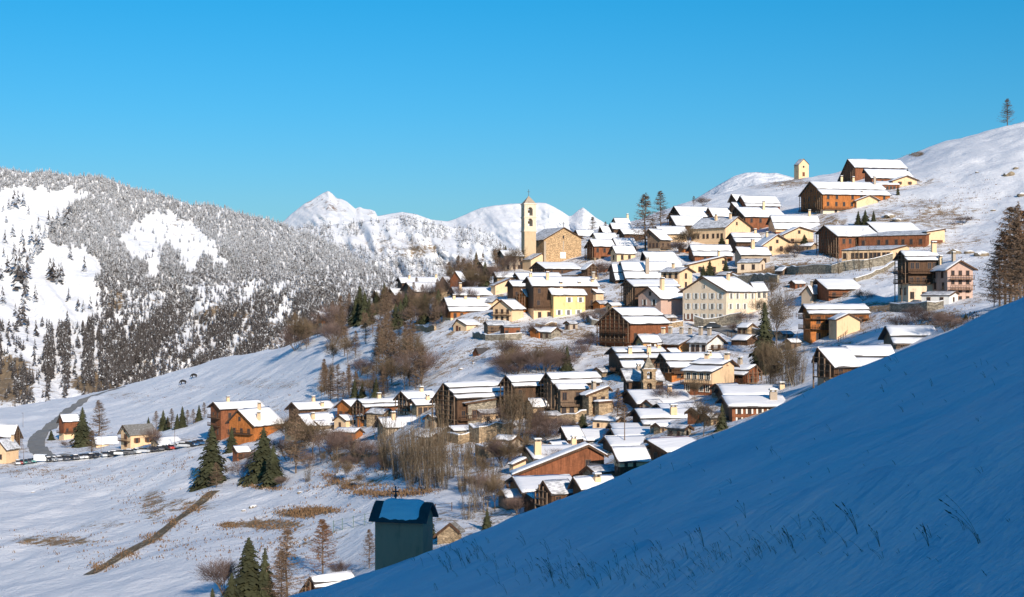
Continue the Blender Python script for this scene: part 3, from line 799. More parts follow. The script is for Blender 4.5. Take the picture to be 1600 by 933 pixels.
# --- upper centre
H('ridge_barn', 'dark gabled barn farthest up the slope under the white dome', 1142.5, 303, (10, 14), (6, 13), 22, 330, R, 'barn', wall='wd', d=600)
H('ridge_chalet', 'long snow roofed chalet with small skylights near the top of the village', 1156, 305.5, (9, 16), (7, 14), 56, 345, R, 'chalet', th=22, wall='wr', steps=(.75,), swin=(4, 1), d=585)
H('dark_gable_barn', 'small dark gabled barn squeezed below the skylight chalet', 1142.5, 316, (8, 10), (5, 13), 22, 346, R, 'barn', wall='wd', d=570)
H('red_wall_chalet', 'chalet with a tall red brown side wall and thick white roof near the top', 1149, 323.5, (14, 15), (9, 14), 66, 366, R, 'chalet', th=24, wall='wr', low='wd', split=.25, gwin=(2, 1), swin=(4, 2), chim=[(.6, .3, 13)], lattice=True, dmin=450)
H('left_top_barn', 'dark barn with a broad snow roof above the gnarled leafless tree', 1052.5, 322, (11, 16), (12, 20), 54, 356, R, 'barn', th=26, wall='wd', d=560, gwin=(1, 1))
H('left_top_house', 'snow roofed house with small terrace left of the grey fluted building', 1047, 337, (9, 15), (2, 8), 50, 368, R, 'house', th=20, wall='wd', d=530, swin=(3, 1))
H('brown_gable_barn', 'brown triangular barn gable just left of the red walled chalet', 1106, 324, (8, 14), (8, 17), 32, 352, R, 'barn', wall='wr', d=540, lattice=True)
H('fluted_schoolhouse', 'cream gabled building with a grey fluted side and arched ground windows', 1154, 338, (20, 17), (24, 18), 58, 384, Lf, 'building', th=38, wall='pc', low='pc', split=.2, gwin=(2, 1), swin=(7, 1), snow='thin', chim=[(.15, .2, 7), (.5, .3, 8)], dmin=420)
H('double_roof_house', 'long double stepped snow roof right of the red walled chalet', 1203, 336.5, (4, 21), (3, 14), 74, 368, R, 'house', th=14, W=13, wall='pc', low='wr', steps=(.5,), d=508, chim=[(.82, .1, 9)])
H('cream_balcony_house', 'wide gabled cream house with balcony left of the posted lodge gable', 1250, 354, (28, 13), (26, 8), 12, 388, Lf, 'house', wall='pc', gwin=(2, 1), gbal=1, dmin=420)
H('cream_tall_house', 'tall cream gabled house with an orange wooden loggia on its left corner', 1216, 366, (26, 18), (22, 13), 18, 406, Lf, 'house', wall='pc', gwin=(2, 2), swin=(2, 2), sbal=1, dmin=380, chim=[(.7, .2, 7)])
H('triple_roof_house', 'house with three stepped snow roofs left of the tall cream house', 1141, 364, (6, 14), (3, 9), 45, 398, R, 'house', th=16, W=12, wall='wd', steps=(.45,), d=468, gwin=(1, 1), chim=[(.85, .1, 6)])
H('lean_roof_house', 'grey plaster house with a blue door wall below the three stepped roofs', 1149, 386, (7, 12), (6, 8), 50, 420, R, 'house', th=20, wall='pg', low='pg', split=.3, swin=(3, 1), d=445, chim=[(.5, .3, 14)])
H('garage_block', 'low ivory garage block with brown door above the stone terrace wall', 1193, 404, (6, 6), (4, 4), 36, 424, Lf, 'garage', th=18, wall='pi', swin=(2, 1), gwin=(1, 1), d=432, over=.25, snow='thin')
H('split_roof_house', 'brown house whose snow roof is half in blue shadow left of the grey terrace', 1077, 382.5, (3, 17), (3, 10), 64, 412, R, 'house', th=12, W=12, wall='wr', steps=(.55,), d=478, swin=(2, 1))
H('slanting_cream_house', 'cream house with one long slanting roof edge behind three small spruces', 1131, 400.5, (57, 13), (6, 4), 10, 428, Lf, 'house', th=66, wall='pc', gwin=(2, 1), d=436, farsnow=True, chim=[(.5, .05, 8)])
H('broad_roof_house', 'broad tilted snow roof with brown gable above the tall brown chimney', 1003, 393, (17, 25), (6, 30), 50, 430, R, 'house', th=26, wall='wr', d=468)
H('tall_chimney_house', 'two stepped snow roof with one tall brown chimney in the village middle', 969, 408.5, (4, 26), (3, 14), 73, 446, R, 'house', th=12, W=14, wall='wd', steps=(.55,), d=440, chim=[(.5, .75, 24)])
H('blue_shadow_house', 'small roof lying wholly in blue shadow left of the tall brown chimney', 955, 411.5, (3, 26), (3, 12), 18, 446, R, 'house', th=14, W=10, wall='wd', steps=(.5,), d=446)
H('beige_box_house', 'beige house with square upstairs windows left of the three small spruces', 1075, 417.5, (13, 7), (13, 8), 34, 452, Lf, 'house', th=38, wall='pc', gwin=(1, 2), swin=(3, 2), d=418, snow='thin', chim=[(.6, .2, 6)])
HB = H('white_shutter_house', 'largest ivory house with three floors of white shuttered windows and wide gable', 1097.6, 432, (38, 23), (39, 24.5), 52, 504, R, 'house', th=52, wall='pi', gwin=(5, 3), swin=(4, 3), shut='w', light=True, dmin=320, chim=[(.55, .3, 11)], door=(.14, 'g', 2.6), gbal=0)
H('hillside_wing', 'short ivory wing against the bank right of the largest shuttered house', 1172, 441, (8, 14), (4, 8), 22, 487, R, 'house', th=22, wall='pi', d=395, swin=(2, 2), light=True)
H('lattice_barn', 'old barn with open lattice gable left of the pink house', 978, 437, (11, 10), (9, 9), 74, 492, R, 'barn', th=18, wall='wd', lattice=True, d=396, gwin=(1, 1))
H('pink_house', 'pinkish house with an orange lit end wall beside the largest shuttered house', 1012, 447.5, (20, 19), (22, 16), 44, 500, R, 'house', th=40, wall='pp', gwin=(2, 2), swin=(0, 0), shut='w', dmin=330, chim=[(.35, .35, 18)])
H('posted_barn', 'biggest old barn with dark posted gable and hay racks at the road bend', 957, 480.6, (27, 25), (29, 27), 66, 548, R, 'barn', th=38, wall='wr', low='wr', split=.3, steps=(.5,), lattice=True, gwin=(3, 1), gbal=2, dmin=300)
H('orange_corner_house', 'small orange plaster house between the big posted barn and the olive walled house', 996, 523, (8, 12), (8, 14), 32, 560, R, 'house', th=24, wall='po', gwin=(1, 2), swin=(1, 2), d=325, shut='w')
H('four_chimney_house', 'orange gabled house with an olive side wall and four chimneys along its ridge', 1092.5, 521.5, (31, 17), (16, 12), 62, 556, Lf, 'house', th=34, wall='po', gwin=(1, 1), swin=(6, 1), snow='thin', d=335, chim=[(.2, .05, 8), (.42, .05, 8), (.7, .05, 8), (.88, .05, 7)], shut='b')
H('white_cottage', 'small white cottage in blue shade right of the orange gabled house', 1122, 522.5, (17, 14), (16, 14), 34, 556, Lf, 'cottage', th=38, wall='pw', gwin=(2, 1), swin=(3, 1), snow='thin', d=322, gbal=1, chim=[(.35, .1, 9), (.75, .1, 10)])
# --- church quarter
H('rectory', 'square grey house in deep blue shade just left of the bell tower', 781, 391, (5, 9), (2, 6), 33, 424, R, 'house', th=18, wall='pg', d=480, swin=(3, 2), W=9)
H('sacristy', 'small cream sacristy with one square window leaning on the church', 847, 395.5, (18, 10), (3, 3), 14, 424, Lf, 'sacristy', th=60, wall='pc', gwin=(1, 1), snow='thin', d=462, over=.3)
H('porch_roof_house', 'dark gabled barn with a wide snow roof right below the church facade', 837.5, 409.5, (14, 10), (11, 10), 58, 432, R, 'barn', th=24, wall='wd', d=440)
H('low_cream_house', 'low cream house with a long thin roof below the church corner', 925, 422.5, (24, 7), (4, 3), 28, 440, Lf, 'house', th=40, wall='pc', snow='thin', d=425, gwin=(1, 1))
H('small_gable_house', 'little brown gabled house facing forward right of the church facade', 926, 412, (11, 9), (11, 8), 10, 440, Lf, 'house', th=60, wall='wd', low='pc', gwin=(1, 1), d=436, lattice=True)
H('stepped_row_house', 'first long snow roof of the row below the church with a dark left gable', 804, 426, (8, 11), (4, 9), 70, 448, R, 'house', th=18, wall='wd', d=420)
H('dormer_house', 'long snow roof with a round dormer and several chimneys below the church', 823, 432.5, (5, 14), (3, 9), 106, 502, R, 'house', th=14, W=12, wall='wd', low='pc', split=.35, swin=(7, 3), sbal=1, d=402, chim=[(.27, .45, 12), (.95, .4, 11), (.05, .1, 6)])
H('shadow_gable_house', 'small brown house with a dark gable left of the dormer roof', 794, 438, (7, 9), (5, 9), 24, 475, R, 'house', th=28, wall='wd', d=405)
H('orange_lit_barn', 'tiny barn with an orange lit gable left of the tall timber wall', 814, 452, (9, 12), (8, 13), 12, 490, R, 'barn', wall='wo', d=395, lattice=True)
H('slant_cream_house', 'cream gabled house with a slanting roof under the dark spruces', 799, 434, (28, 12), (4, 4), 8, 462, Lf, 'house', th=62, wall='pc', snow='thin', d=415)
H('long_roof_house', 'long snow roof with two cream chimneys behind the orange chalet', 705, 449, (7, 12), (4, 9), 84, 480, R, 'house', th=14, W=11, wall='wd', d=412, chim=[(.13, .5, 11), (.78, .6, 12)])
H('orange_main_chalet', 'wide orange timber chalet with a long two stepped roof above the snowy field', 693.5, 465, (9, 21), (4, 12), 84, 504, R, 'chalet', th=14, W=12.5, wall='wo', low='pc', split=.36, steps=(.68,), swin=(7, 1), sbal=0, dmin=330, chim=[(.17, .2, 7), (.38, .2, 6), (.62, .2, 6)])
H('gable_wing', 'cream gabled wing with a carved wooden balcony joined to the wide orange chalet', 783, 468, (18, 15), (19, 15), 22, 504, R, 'house', th=52, wall='pc', gwin=(3, 2), gbal=1, swin=(0, 0), dmin=330)
H('field_annex', 'small cream annex with a wooden door at the foot of the wide orange chalet', 714, 498.6, (14.6, 9), (8, 11), 26, 519, R, 'annex', th=38, wall='pc', gwin=(1, 1), dmin=320, door=(.3, 'g', .9), over=.3)
HY = H('yellow_house', 'yellow plaster house with two chimneys and white shutters beside the street', 854, 447.5, (8, 13), (7, 13), 56, 499, R, 'house', th=18, wall='py', swin=(3, 2), gwin=(1, 2), shut='w', dmin=330, chim=[(.36, .3, 9), (.87, .3, 9)], light=True)
H('street_corner_house', 'narrow beige house with dark upper window right of the yellow house', 920, 448.5, (12, 9), (5, 5), 14, 482, R, 'house', th=40, wall='pc', gwin=(1, 2), d=412, chim=[(.3, .1, 12)])
H('church_back_house', 'snow roofed house peeking out right behind the church gable', 899, 359, (4, 9), (3, 6), 28, 372, R, 'house', th=16, W=9, wall='wd', d=560)
H('wide_low_house', 'wide low snow roof between the church and the leafless larch', 926, 364, (4, 9), (3, 6), 36, 380, R, 'house', th=16, W=9, wall='pc', d=540)
H('brown_timber_house', 'brown timber house on a tan stone ground floor right of the church', 921, 373.5, (6, 11), (9, 14), 35, 410, R, 'house', th=26, wall='wr', low='st', split=.3, swin=(3, 2), gbal=1, dmin=400)
H('cream_gable_cottage', 'little cream cottage with dark gable right of the brown timber house', 956, 384, (6, 12), (7, 13), 34, 411, R, 'cottage', th=24, wall='pc', gwin=(1, 1), swin=(2, 1), dmin=400)
H('twig_shadow_house', 'roof patterned with tree shadows behind the little cream cottage', 957, 372, (4, 12), (3, 8), 34, 395, R, 'house', th=16, W=10, wall='wd', d=515)
H('skyline_house', 'small snow roofed house highest beside the leafless larch', 958.5, 340.5, (3, 8), (3, 6), 24, 356, R, 'house', th=14, W=8, wall='pc', d=620, chim=[(.9, .1, 6)])
H('skyline_barn', 'dark gabled barn just under the highest house near the leafless larch', 953, 348.5, (4, 9), (4, 9), 31, 365, R, 'barn', th=20, wall='wd', d=600)
H('terrace_barn', 'small barn with black triangular gable left of the tall leafless larch', 968, 357.5, (6, 8), (5, 8), 36, 380, R, 'barn', th=22, wall='wd', d=570)
H('pointed_barn', 'narrow pointed dark barn left of the white pyramid peak houses', 937, 353, (5, 10), (3, 11), 14, 372, R, 'barn', th=40, wall='wd', d=580)
H('larch_house', 'brown gabled house behind the trunk of the tall leafless larch', 1013, 357.5, (19, 17), (6, 10), 20, 395, R, 'house', th=50, wall='wg', gwin=(3, 1), d=520)
H('larch_side_roof', 'snow roof beside the gnarled tree below the dark top barn', 1024, 353.5, (6, 12), (3, 8), 46, 384, R, 'house', th=18, wall='pc', d=505)
H('street_shed_house', 'low snow roof on the terrace under the bare trees left of the church', 771, 425, (4, 8), (3, 5), 32, 446, R, 'house', th=16, W=7, wall='st', d=440)
H('tower_side_house', 'small house with snow roof among bare trees left of the blue shaded house', 750, 409, (5, 8), (5, 9), 24, 437, R, 'house', th=26, wall='wd', low='pg', d=455, gwin=(1, 1))
# --- far left group of barns
H('distant_row_barn', 'long snow roofed barn farthest left behind the brown trees', 622, 433, (2.5, 9), (2, 6), 63, 462, R, 'barn', th=12, W=12, wall='wd', d=470, chim=[(.25, .4, 6), (.93, .2, 6)])
H('distant_dormer_barn', 'barn with a broad second snow roof in front of the farthest left row', 634, 441, (12, 15), (10, 13), 50, 480, R, 'barn', th=24, wall='wg', d=452, gwin=(2, 1))
H('pointed_brown_barn', 'pointed brown barn standing among the brown trees right of the farthest row', 711, 424, (11, 16), (11, 17), 10, 462, R, 'barn', th=60, wall='wr', d=450)
H('twin_pointed_barn', 'rust brown pointed barn left of its twin among the brown trees', 692, 432, (10, 15), (11, 16), 10, 462, R, 'barn', th=60, wall='wg', d=455)
H('small_dark_barn', 'leftmost dark gabled barn of the pair above the snowy bank', 585, 453.5, (8, 12), (6, 11), 22, 482, R, 'barn', th=30, wall='wd', d=470)
H('second_dark_barn', 'right hand dark gabled barn of the pair above the snowy bank', 609, 450.5, (8, 11), (7, 11), 18, 482, R, 'barn', th=32, wall='wd', d=462)
H('lone_orange_hut', 'small orange hut with snow roof in the brown trees at the valley edge', 498, 487.5, (3, 10), (3, 8), 22, 512, R, 'hut', th=14, W=9, wall='wo', low='st', split=.4, dmin=400)
# --- lower centre
H('three_step_house', 'first of the stacked double roofs below the big posted barn', 955, 543, (6, 16), (3, 10), 80, 592, R, 'house', th=14, W=13, wall='wd', steps=(.5,), d=312, chim=[(.28, .6, 8), (.62, .75, 12), (.9, .2, 5)], gbal=1)
H('under_roof_house', 'short snow roof tucked under the stacked double roofs', 968, 563.5, (5, 11), (3, 8), 38, 600, R, 'house', th=18, wall='wd', d=296)
H('slatted_roof_house', 'house with a slatted snow roof right behind the small stone tower', 969, 576.5, (9, 19), (2, 9), 62, 625, R, 'house', th=20, wall='wd', low='wr', snow='thin', d=284, gwin=(1, 1), swin=(3, 1), chim=[(.45, .1, 6)])
H('deep_eave_barn', 'dark barn with a deep black gable behind the small stone tower roof', 1031, 551.7, (15, 22), (9, 15), 94, 600, R, 'barn', th=22, wall='wd', low='wo', split=.62, steps=(.55,), d=298, chim=[(.75, .4, 8)])
H('white_window_house', 'brown house with narrow white windows above a wooden gallery', 1144, 562, (30, 19), (12, 10), 52, 618, Lf, 'house', th=32, wall='pc', low='wr', steps=(.45,), swin=(4, 2), sbal=1, d=286, light=True, chim=[(.1, .1, 9), (.7, .1, 7)])
H('twig_shaded_house', 'brown house in twig shade just left of the tall leafless willows', 1182, 570, (18, 16), (10, 12), 30, 606, Lf, 'house', th=40, wall='wr', steps=(.6,), d=286, gwin=(1, 1), chim=[(.8, .1, 9)])
H('old_stone_cottage', 'tan stone cottage with a single upper window and thick chimney', 951.6, 603.8, (36, 14), (6, 6), 12, 652, Lf, 'cottage', th=62, wall='st', gwin=(2, 2), d=270, chim=[(.5, .5, 11)], farsnow=True)
H('cottage_lean_to', 'lean to roof hanging on the right of the tan stone cottage', 957, 626, (22, 2), (3, 11), 8, 652, Lf, 'lean to', th=60, wall='st', d=264, over=.2)
H('bell_roof_house', 'big blank snow roof directly below the small stone tower', 979, 609.5, (6, 21), (2, 9), 92, 650, R, 'house', th=14, W=15, wall='wd', d=262, chim=[(.68, .25, 9)])
H('middle_snow_house', 'small snow roof between two long ones right of the tan cottage', 1026, 631, (4, 10), (2, 6), 58, 655, R, 'house', th=14, W=9, wall='wd', d=252)
H('bright_roof_house', 'bright snow roof with a single cream chimney and tree shadows on its right', 991, 639, (3, 24), (2, 10), 98, 675, R, 'house', th=12, W=13, wall='wd', steps=(.68,), d=240, chim=[(.54, .6, 17)])
H('right_long_house', 'upper of two long snow roofs reaching into the shaded slope', 1121, 602, (2, 15), (2, 10), 134, 640, R, 'house', th=9, W=12, wall='wd', d=262, chim=[(.7, .6, 10)])
H('right_red_house', 'red brown timber house under a long roof cut off by the shaded slope', 1127, 618.5, (2, 16), (2, 10), 96, 664, R, 'house', th=9, W=12, wall='wr', low='wr', d=246, swin=(5, 2), chim=[(.78, .5, 14)], shut='w')
H('low_row_house', 'farthest of the low roofs in the row below the bright roof', 952, 662, (3, 9), (2, 6), 132, 690, R, 'house', th=8, W=9, wall='wd', d=228)
H('chimney_row_house', 'low roof with three tall cream chimneys in the row beside the shaded slope', 954, 670, (3, 13), (2, 8), 114, 700, R, 'house', th=9, W=10, wall='wd', d=221, chim=[(.52, .9, 14), (.74, .9, 11), (.98, .9, 11)])
H('lower_row_house', 'blank snow roof below the low roof with three cream chimneys', 944, 682.5, (4, 15), (2, 9), 66, 715, R, 'house', th=12, W=10, wall='wd', d=213)
H('slope_edge_barn', 'brown gabled barn cut off by the shaded slope under a leafless bush', 1008, 686.5, (34, 20), (2, 3), 70, 730, R, 'barn', th=34, wall='wr', d=203, gwin=(2, 1))
H('half_shadow_house', 'snow roof half covered by a blue shadow left of the brown gabled barn', 955, 698.5, (10, 23), (2, 6), 54, 745, R, 'house', th=22, wall='pc', low='wd', d=207, gwin=(1, 1), swin=(3, 2), split=.6)
H('back_snow_house', 'blank snow roof beside brown bushes left of the row of low roofs', 898, 671, (4, 17), (14, 12), 53, 700, R, 'house', th=16, W=11, wall='wd', d=228)
H('bush_side_house', 'small snow roof half hidden by brown bushes below the little spruce', 876, 667, (10, 20), (4, 8), 30, 704, R, 'house', th=26, wall='wd', d=236)
HP = H('plank_gable_house', 'brown plank house with one very long roof edge slanting down left', 920, 695, (120, 48), (31, 17), 8, 776, Lf, 'house', th=80, wall='wr', low='wr', split=.3, gwin=(6, 1), over=.6, d=216, snowt=.25)
H('brick_chimney_house', 'snow roof with a tall brick chimney behind the brown plank house', 819, 697, (4, 20), (2, 9), 86, 735, R, 'house', th=14, W=12, wall='pc', d=228, chim=[(.12, .75, 22), (.9, .0, 10)])
H('cream_shed', 'small cream shed with a blue shaded roof left of the brown plank house', 823, 716, (22, 10), (2, 3), 8, 744, Lf, 'shed', th=60, wall='pc', d=214, over=.25)
H('yellow_eave_house', 'front snow roof with an orange yellow strip of wall below its eave', 800, 745, (3, 24), (2, 9), 92, 800, R, 'house', th=11, W=13, wall='wo', low='wg', split=.6, d=200)
H('grey_roof_barn', 'grey slatted roof barn with dark gable at the foot of the village', 848, 751, (13, 21), (11, 18), 40, 802, R, 'barn', th=32, wall='wd', snow='thin', d=188, lattice=True)
H('last_gable_barn', 'barn with dark gable and one small chimney next to the shaded slope', 895, 746, (13, 20), (8, 16), 62, 790, R, 'barn', th=26, wall='wd', d=190, chim=[(.5, .5, 9)])
H('blue_shed', 'low shed with blue shaded slatted roof at the foot of the village', 783, 766, (2, 12), (2, 5), 40, 800, R, 'shed', th=12, W=6, wall='wg', d=196, over=.2)
H('foot_hut', 'small brown hut under the orange yellow wall', 822, 772, (12, 8), (6, 5), 24, 802, R, 'hut', th=34, wall='wd', d=186, over=.2)
# --- front row
H('old_log_barn', 'big weathered log barn with three stepped roofs above the stone terrace wall', 692.5, 598.5, (20, 24), (22, 30), 86, 672, R, 'barn', th=32, wall='wd', low='wd', split=.35, steps=(.35, .68), lattice=True, gwin=(2, 2), dmin=250)
H('stone_farmhouse', 'grey stone farmhouse with arched door in front of the weathered log barn', 776, 622, (49, 8), (8, 6), 14, 668, Lf, 'farmhouse', th=60, wall='sg', gwin=(3, 1), swin=(2, 2), snow='thin', d=276, door=(.35, 'g', 1.3))
H('front_middle_barn', 'tall brown barn in the middle of the front row with a stepped white roof', 789.7, 586.5, (12, 17), (12, 16), 61, 660, R, 'barn', th=28, wall='wd', low='st', split=.3, steps=(.66,), lattice=True, swin=(3, 2), d=297, gbal=1)
H('front_right_barn', 'tall brown barn with the longest clean white roof right in the front row', 853, 582.4, (10, 17), (12, 17), 80, 655, R, 'barn', th=24, wall='wg', low='st', split=.28, steps=(.6,), swin=(5, 3), sbal=2, lattice=True, d=292)
H('lower_balcony_roof', 'lower roof and balcony in front of the longest clean white roof', 866, 600, (6, 8), (2, 4), 50, 655, R, 'house', th=18, wall='wg', low='st', swin=(4, 2), sbal=1, d=284)
H('tiny_cream_cottage', 'tiny cream cottage with four dark windows behind the bare ash trees', 824, 623, (8, 13), (6, 10), 30, 658, R, 'cottage', th=26, wall='pc', swin=(4, 1), d=274)
# --- left of the front row
H('slope_barn', 'dark log barn with pale shutters left end of the front row', 626, 611.5, (11, 12), (12, 13), 50, 652, R, 'barn', th=28, wall='wd', gwin=(2, 2), shut='w', dmin=300, chim=[(.6, .2, 6)])
H('stone_front_house', 'low stone fronted house joined right of the dark log barn with pale shutters', 641, 623, (8, 10), (2, 5), 32, 654, R, 'house', th=22, wall='st', swin=(3, 1), d=318, chim=[(.75, .4, 7)])
H('blue_end_house', 'long snow roofed timber house whose right end lies in blue shadow', 558, 624, (11, 12), (10, 12), 62, 668, R, 'house', th=26, wall='wr', low='pg', split=.4, steps=(.6,), swin=(3, 1), lattice=True, dmin=300, chim=[(.55, .0, 6)])
H('orange_gable_chalet', 'chalet with a bright orange gable left of the long timber house', 535, 624.5, (14, 12), (14, 12), 22, 664, R, 'chalet', th=42, wall='wo', gbal=1, gwin=(2, 1), dmin=300)
H('rear_brown_chalet', 'brown chalet with two small chimneys behind the cream walled one', 455.4, 628.4, (11, 12), (11, 11), 60, 662, R, 'chalet', th=26, wall='wd', gwin=(1, 1), swin=(3, 1), d=385, chim=[(.55, .1, 7), (.65, .8, 6)])
H('cream_wall_chalet', 'broad cream walled chalet with dark gable behind the rusty larch', 465, 647, (15, 19), (28, 18.6), 65, 690, R, 'chalet', th=32, wall='pc', low='pc', split=.3, gwin=(3, 1), swin=(5, 2), dmin=300, chim=[(.25, .5, 8)], shut='b')
H('thicket_house', 'beige house with snow roof half hidden by the tall leafless thicket', 590.5, 652.5, (9, 16), (9, 14), 60, 686, R, 'house', th=24, wall='pg', swin=(4, 1), dmin=280, chim=[(.35, .3, 10)])
H('brown_high_chalet', 'tall red brown chalet left behind the bright orange gabled one', 333, 628, (10, 12), (10, 8), 73, 690, R, 'chalet', th=26, wall='wr', low='wr', swin=(3, 2), gbal=2, gwin=(2, 2), dmin=330, chim=[(.3, .1, 7)])
H('bright_orange_chalet', 'bright orange wooden chalet with balcony beside the tall dark spruce', 371, 640, (26, 27), (20, 21), 50, 690, R, 'chalet', th=46, wall='wo', low='wo', split=.4, gbal=1, gwin=(3, 1), dmin=310, chim=[(.6, .15, 10), (.3, .7, 11)])
H('snowy_woodshed', 'tiny brown shed with snow roof between the two tall spruces', 364, 697, (6, 10), (3, 6), 24, 722, R, 'shed', th=24, wall='wr', d=330, over=.3)
# --- left
H('road_chalet', 'small orange brown chalet beside the curving road', 93.7, 647.5, (4.5, 12), (5.5, 13), 28, 689, R, 'chalet', th=22, wall='wr', low='pc', split=.4, swin=(2, 1), sbal=1, gbal=1, d=520)
H('grey_roof_house', 'cream house with a bare grey roof beside the parked cars', 191, 664, (11, 16), (8, 14), 46, 703, R, 'house', th=26, wall='pc', snow='bare', gwin=(1, 2), gbal=1, swin=(2, 1), shut='b', d=480)
H('low_cream_garage', 'low cream garage with snow roof right of the bare grey roof', 238, 684, (12, 13), (4, 6), 40, 700, R, 'garage', th=30, wall='pc', d=470, over=.25)
H('buried_garage', 'flat snow covered garage left of the bare grey roof', 146, 682, (2, 13), (2, 5), 38, 700, R, 'garage', th=10, W=9, wall='pc', d=490, over=.25)
H('left_brown_house', 'brown gabled house at the left edge of the photo', 28, 664, (7, 19), (9, 21), 42, 704, Lf, 'house', th=36, wall='wd', d=500, gwin=(2, 1), snowt=.4)
H('left_cream_house', 'cream house with a blue grey roof lowest at the left edge', -4, 686, (14, 18), (20, 20), 24, 726, R, 'house', th=48, wall='pc', snow='thin', d=470, gwin=(2, 1), chim=[(.8, .3, 8)])
H('bottom_cabin', 'cabin with an orange gable at the bottom edge behind the shaded slope', 484, 901.5, (6, 16), (24, 34), 66, 945, R, 'cabin', th=28, wall='wr', steps=(.65,), lattice=True, d=182)
H('brick_gable_hut', 'tan brick gable peeking over the shaded slope right of the grey chapel', 703, 817, (16, 14), (26, 20), 8, 850, R, 'hut', th=62, wall='st', d=165, snow='bare')
H('open_hay_shed', 'brown plank shed standing alone on the steep snow field', 743, 543.5, (2, 9), (2, 8), 24, 558, R, 'shed', th=28, W=3.4, wall='wr', snow='none', d=362, over=.05)
H('gate_shed', 'low brown slatted shed built into the stone terrace', 784, 508, (3, 3), (2, 3), 26, 530, R, 'shed', th=14, W=5, wall='wr', d=392, snow='thin', over=.15, swin=(4, 1))
H('terrace_shed', 'low grey lean shed left of the brown slatted shed on the terrace', 758, 502, (3, 6), (2, 4), 28, 523, R, 'shed', th=14, W=5, wall='wg', d=398, snow='thin', over=.2)

# sheds, lean-tos and woodstores filling the gaps between the houses
_used = [(ax_, ay_) for ax_, ay_ in PLACED]; _main = list(HOUSES); _seen = set()
_fr = random.Random(21)
_vil = [(700, 470), (830, 440), (930, 380), (1010, 350), (1200, 320), (1290, 360), (1260, 420), (1240, 520), (1180, 600), (1080, 680), (960, 735), (800, 780), (790, 700), (560, 680), (450, 670), (560, 630), (930, 600), (920, 520), (720, 510)]
_n = 0; _t = 0
_kinds = [('wd', 'dark brown woodshed'), ('wr', 'red brown shed'), ('st', 'tan stone outhouse'), ('sg', 'grey stone outhouse'), ('pc', 'cream plastered annex'), ('wg', 'greyed timber hut'), ('pg', 'grey plastered annex'), ('wo', 'orange timber lean to')]
while _n < 62 and _t < 6000:
    _t += 1
    x_, y_ = _fr.uniform(450, 1290), _fr.uniform(330, 770)
    if not inpoly(np.array([x_]), np.array([y_]), _vil)[0]: continue
    if y_ > np.interp(x_, [794, 956, 1100, 1232, 1385], [800, 725, 662, 600, 530]): continue
    if min(math.hypot((x_ - a_) / 1.5, y_ - b_) for a_, b_ in _used) < 9.6: continue
    sc = .6 + .9 * (y_ - 330) / 420
    w_, lab = _fr.choice(_kinds)
    gw_, rl_ = _fr.uniform(10, 18) * sc, _fr.uniform(15, 32) * sc
    nb = min(_main, key=lambda o_: abs(o_['_px'] - x_) + abs(o_['_py'] - y_))
    _side = 'left of' if x_ < nb['_px'] - 8 else 'right of' if x_ > nb['_px'] + 8 else 'above' if y_ < nb['_py'] else 'below'
    lbl_ = lab + ' with snowy roof just ' + _side + ' the ' + nb.name.split('.')[0].replace('_', ' ')
    if lbl_ in _seen: continue
    _seen.add(lbl_)
    H(lab.split()[-1] if 'lean' not in lab else 'lean_to_shed', lbl_, x_, y_, (gw_ / 2, gw_ * .42), (gw_ / 2, gw_ * .4), rl_, y_ + gw_ * .42 + _fr.uniform(8, 13) * sc, _fr.choice((R, R, Lf)), 'shed', wall=w_, swin=(_fr.choice((1, 2)), 1), gwin=(_fr.choice((0, 1)), 1), snow=_fr.choice(('snow', 'snow', 'thin')), over=.35)
    _used.append((x_, y_)); _n += 1

# ------------------------------------------------------------------ church: nave
CH = H('church', 'tan stone church with plain gabled facade and white square panel', 881.6, 355, (33, 19.5), (31, 17.5), 32, 416, Lf, 'church', th=62, wall='sb', snow='thin', d=452, over=0.7)
r = CH['root']; og = CH['og']
kx = CH['d'] / F / math.sin(rad(62))
def fac(name, u, z, w, h, m, dep=0.08):
    b = MB(); b.box(og - dep, og + 0.02, -w / 2 + u, w / 2 + u, z - h / 2, z + h / 2); return b.build(name, m, r)
fac('panel', 0.2, CH['hh'] * 0.42, 2.5, 2.5, M['pw'])
fac('gable_window', 0.0, CH['hh'] * 1.10, 0.6, 1.2, M['glass'])
fac('arch_trace', 0.0, CH['hh'] * .76, 0.5, 4.0, M['pg'], .05)
fac('corner_pilaster', CH['S'] * (CH['vn'] - 0.45), CH['hh'] * .45, 0.9, CH['hh'] * 0.95, M['pg'], .12)
b = MB(); b.box(og - .15, og + .02, -0.07, 0.07, CH['za'], CH['za'] + 2.0); b.box(og - .14, og + .01, -0.6, 0.6, CH['za'] + 1.25, CH['za'] + 1.4); b.build('cross', M['metal'], r)

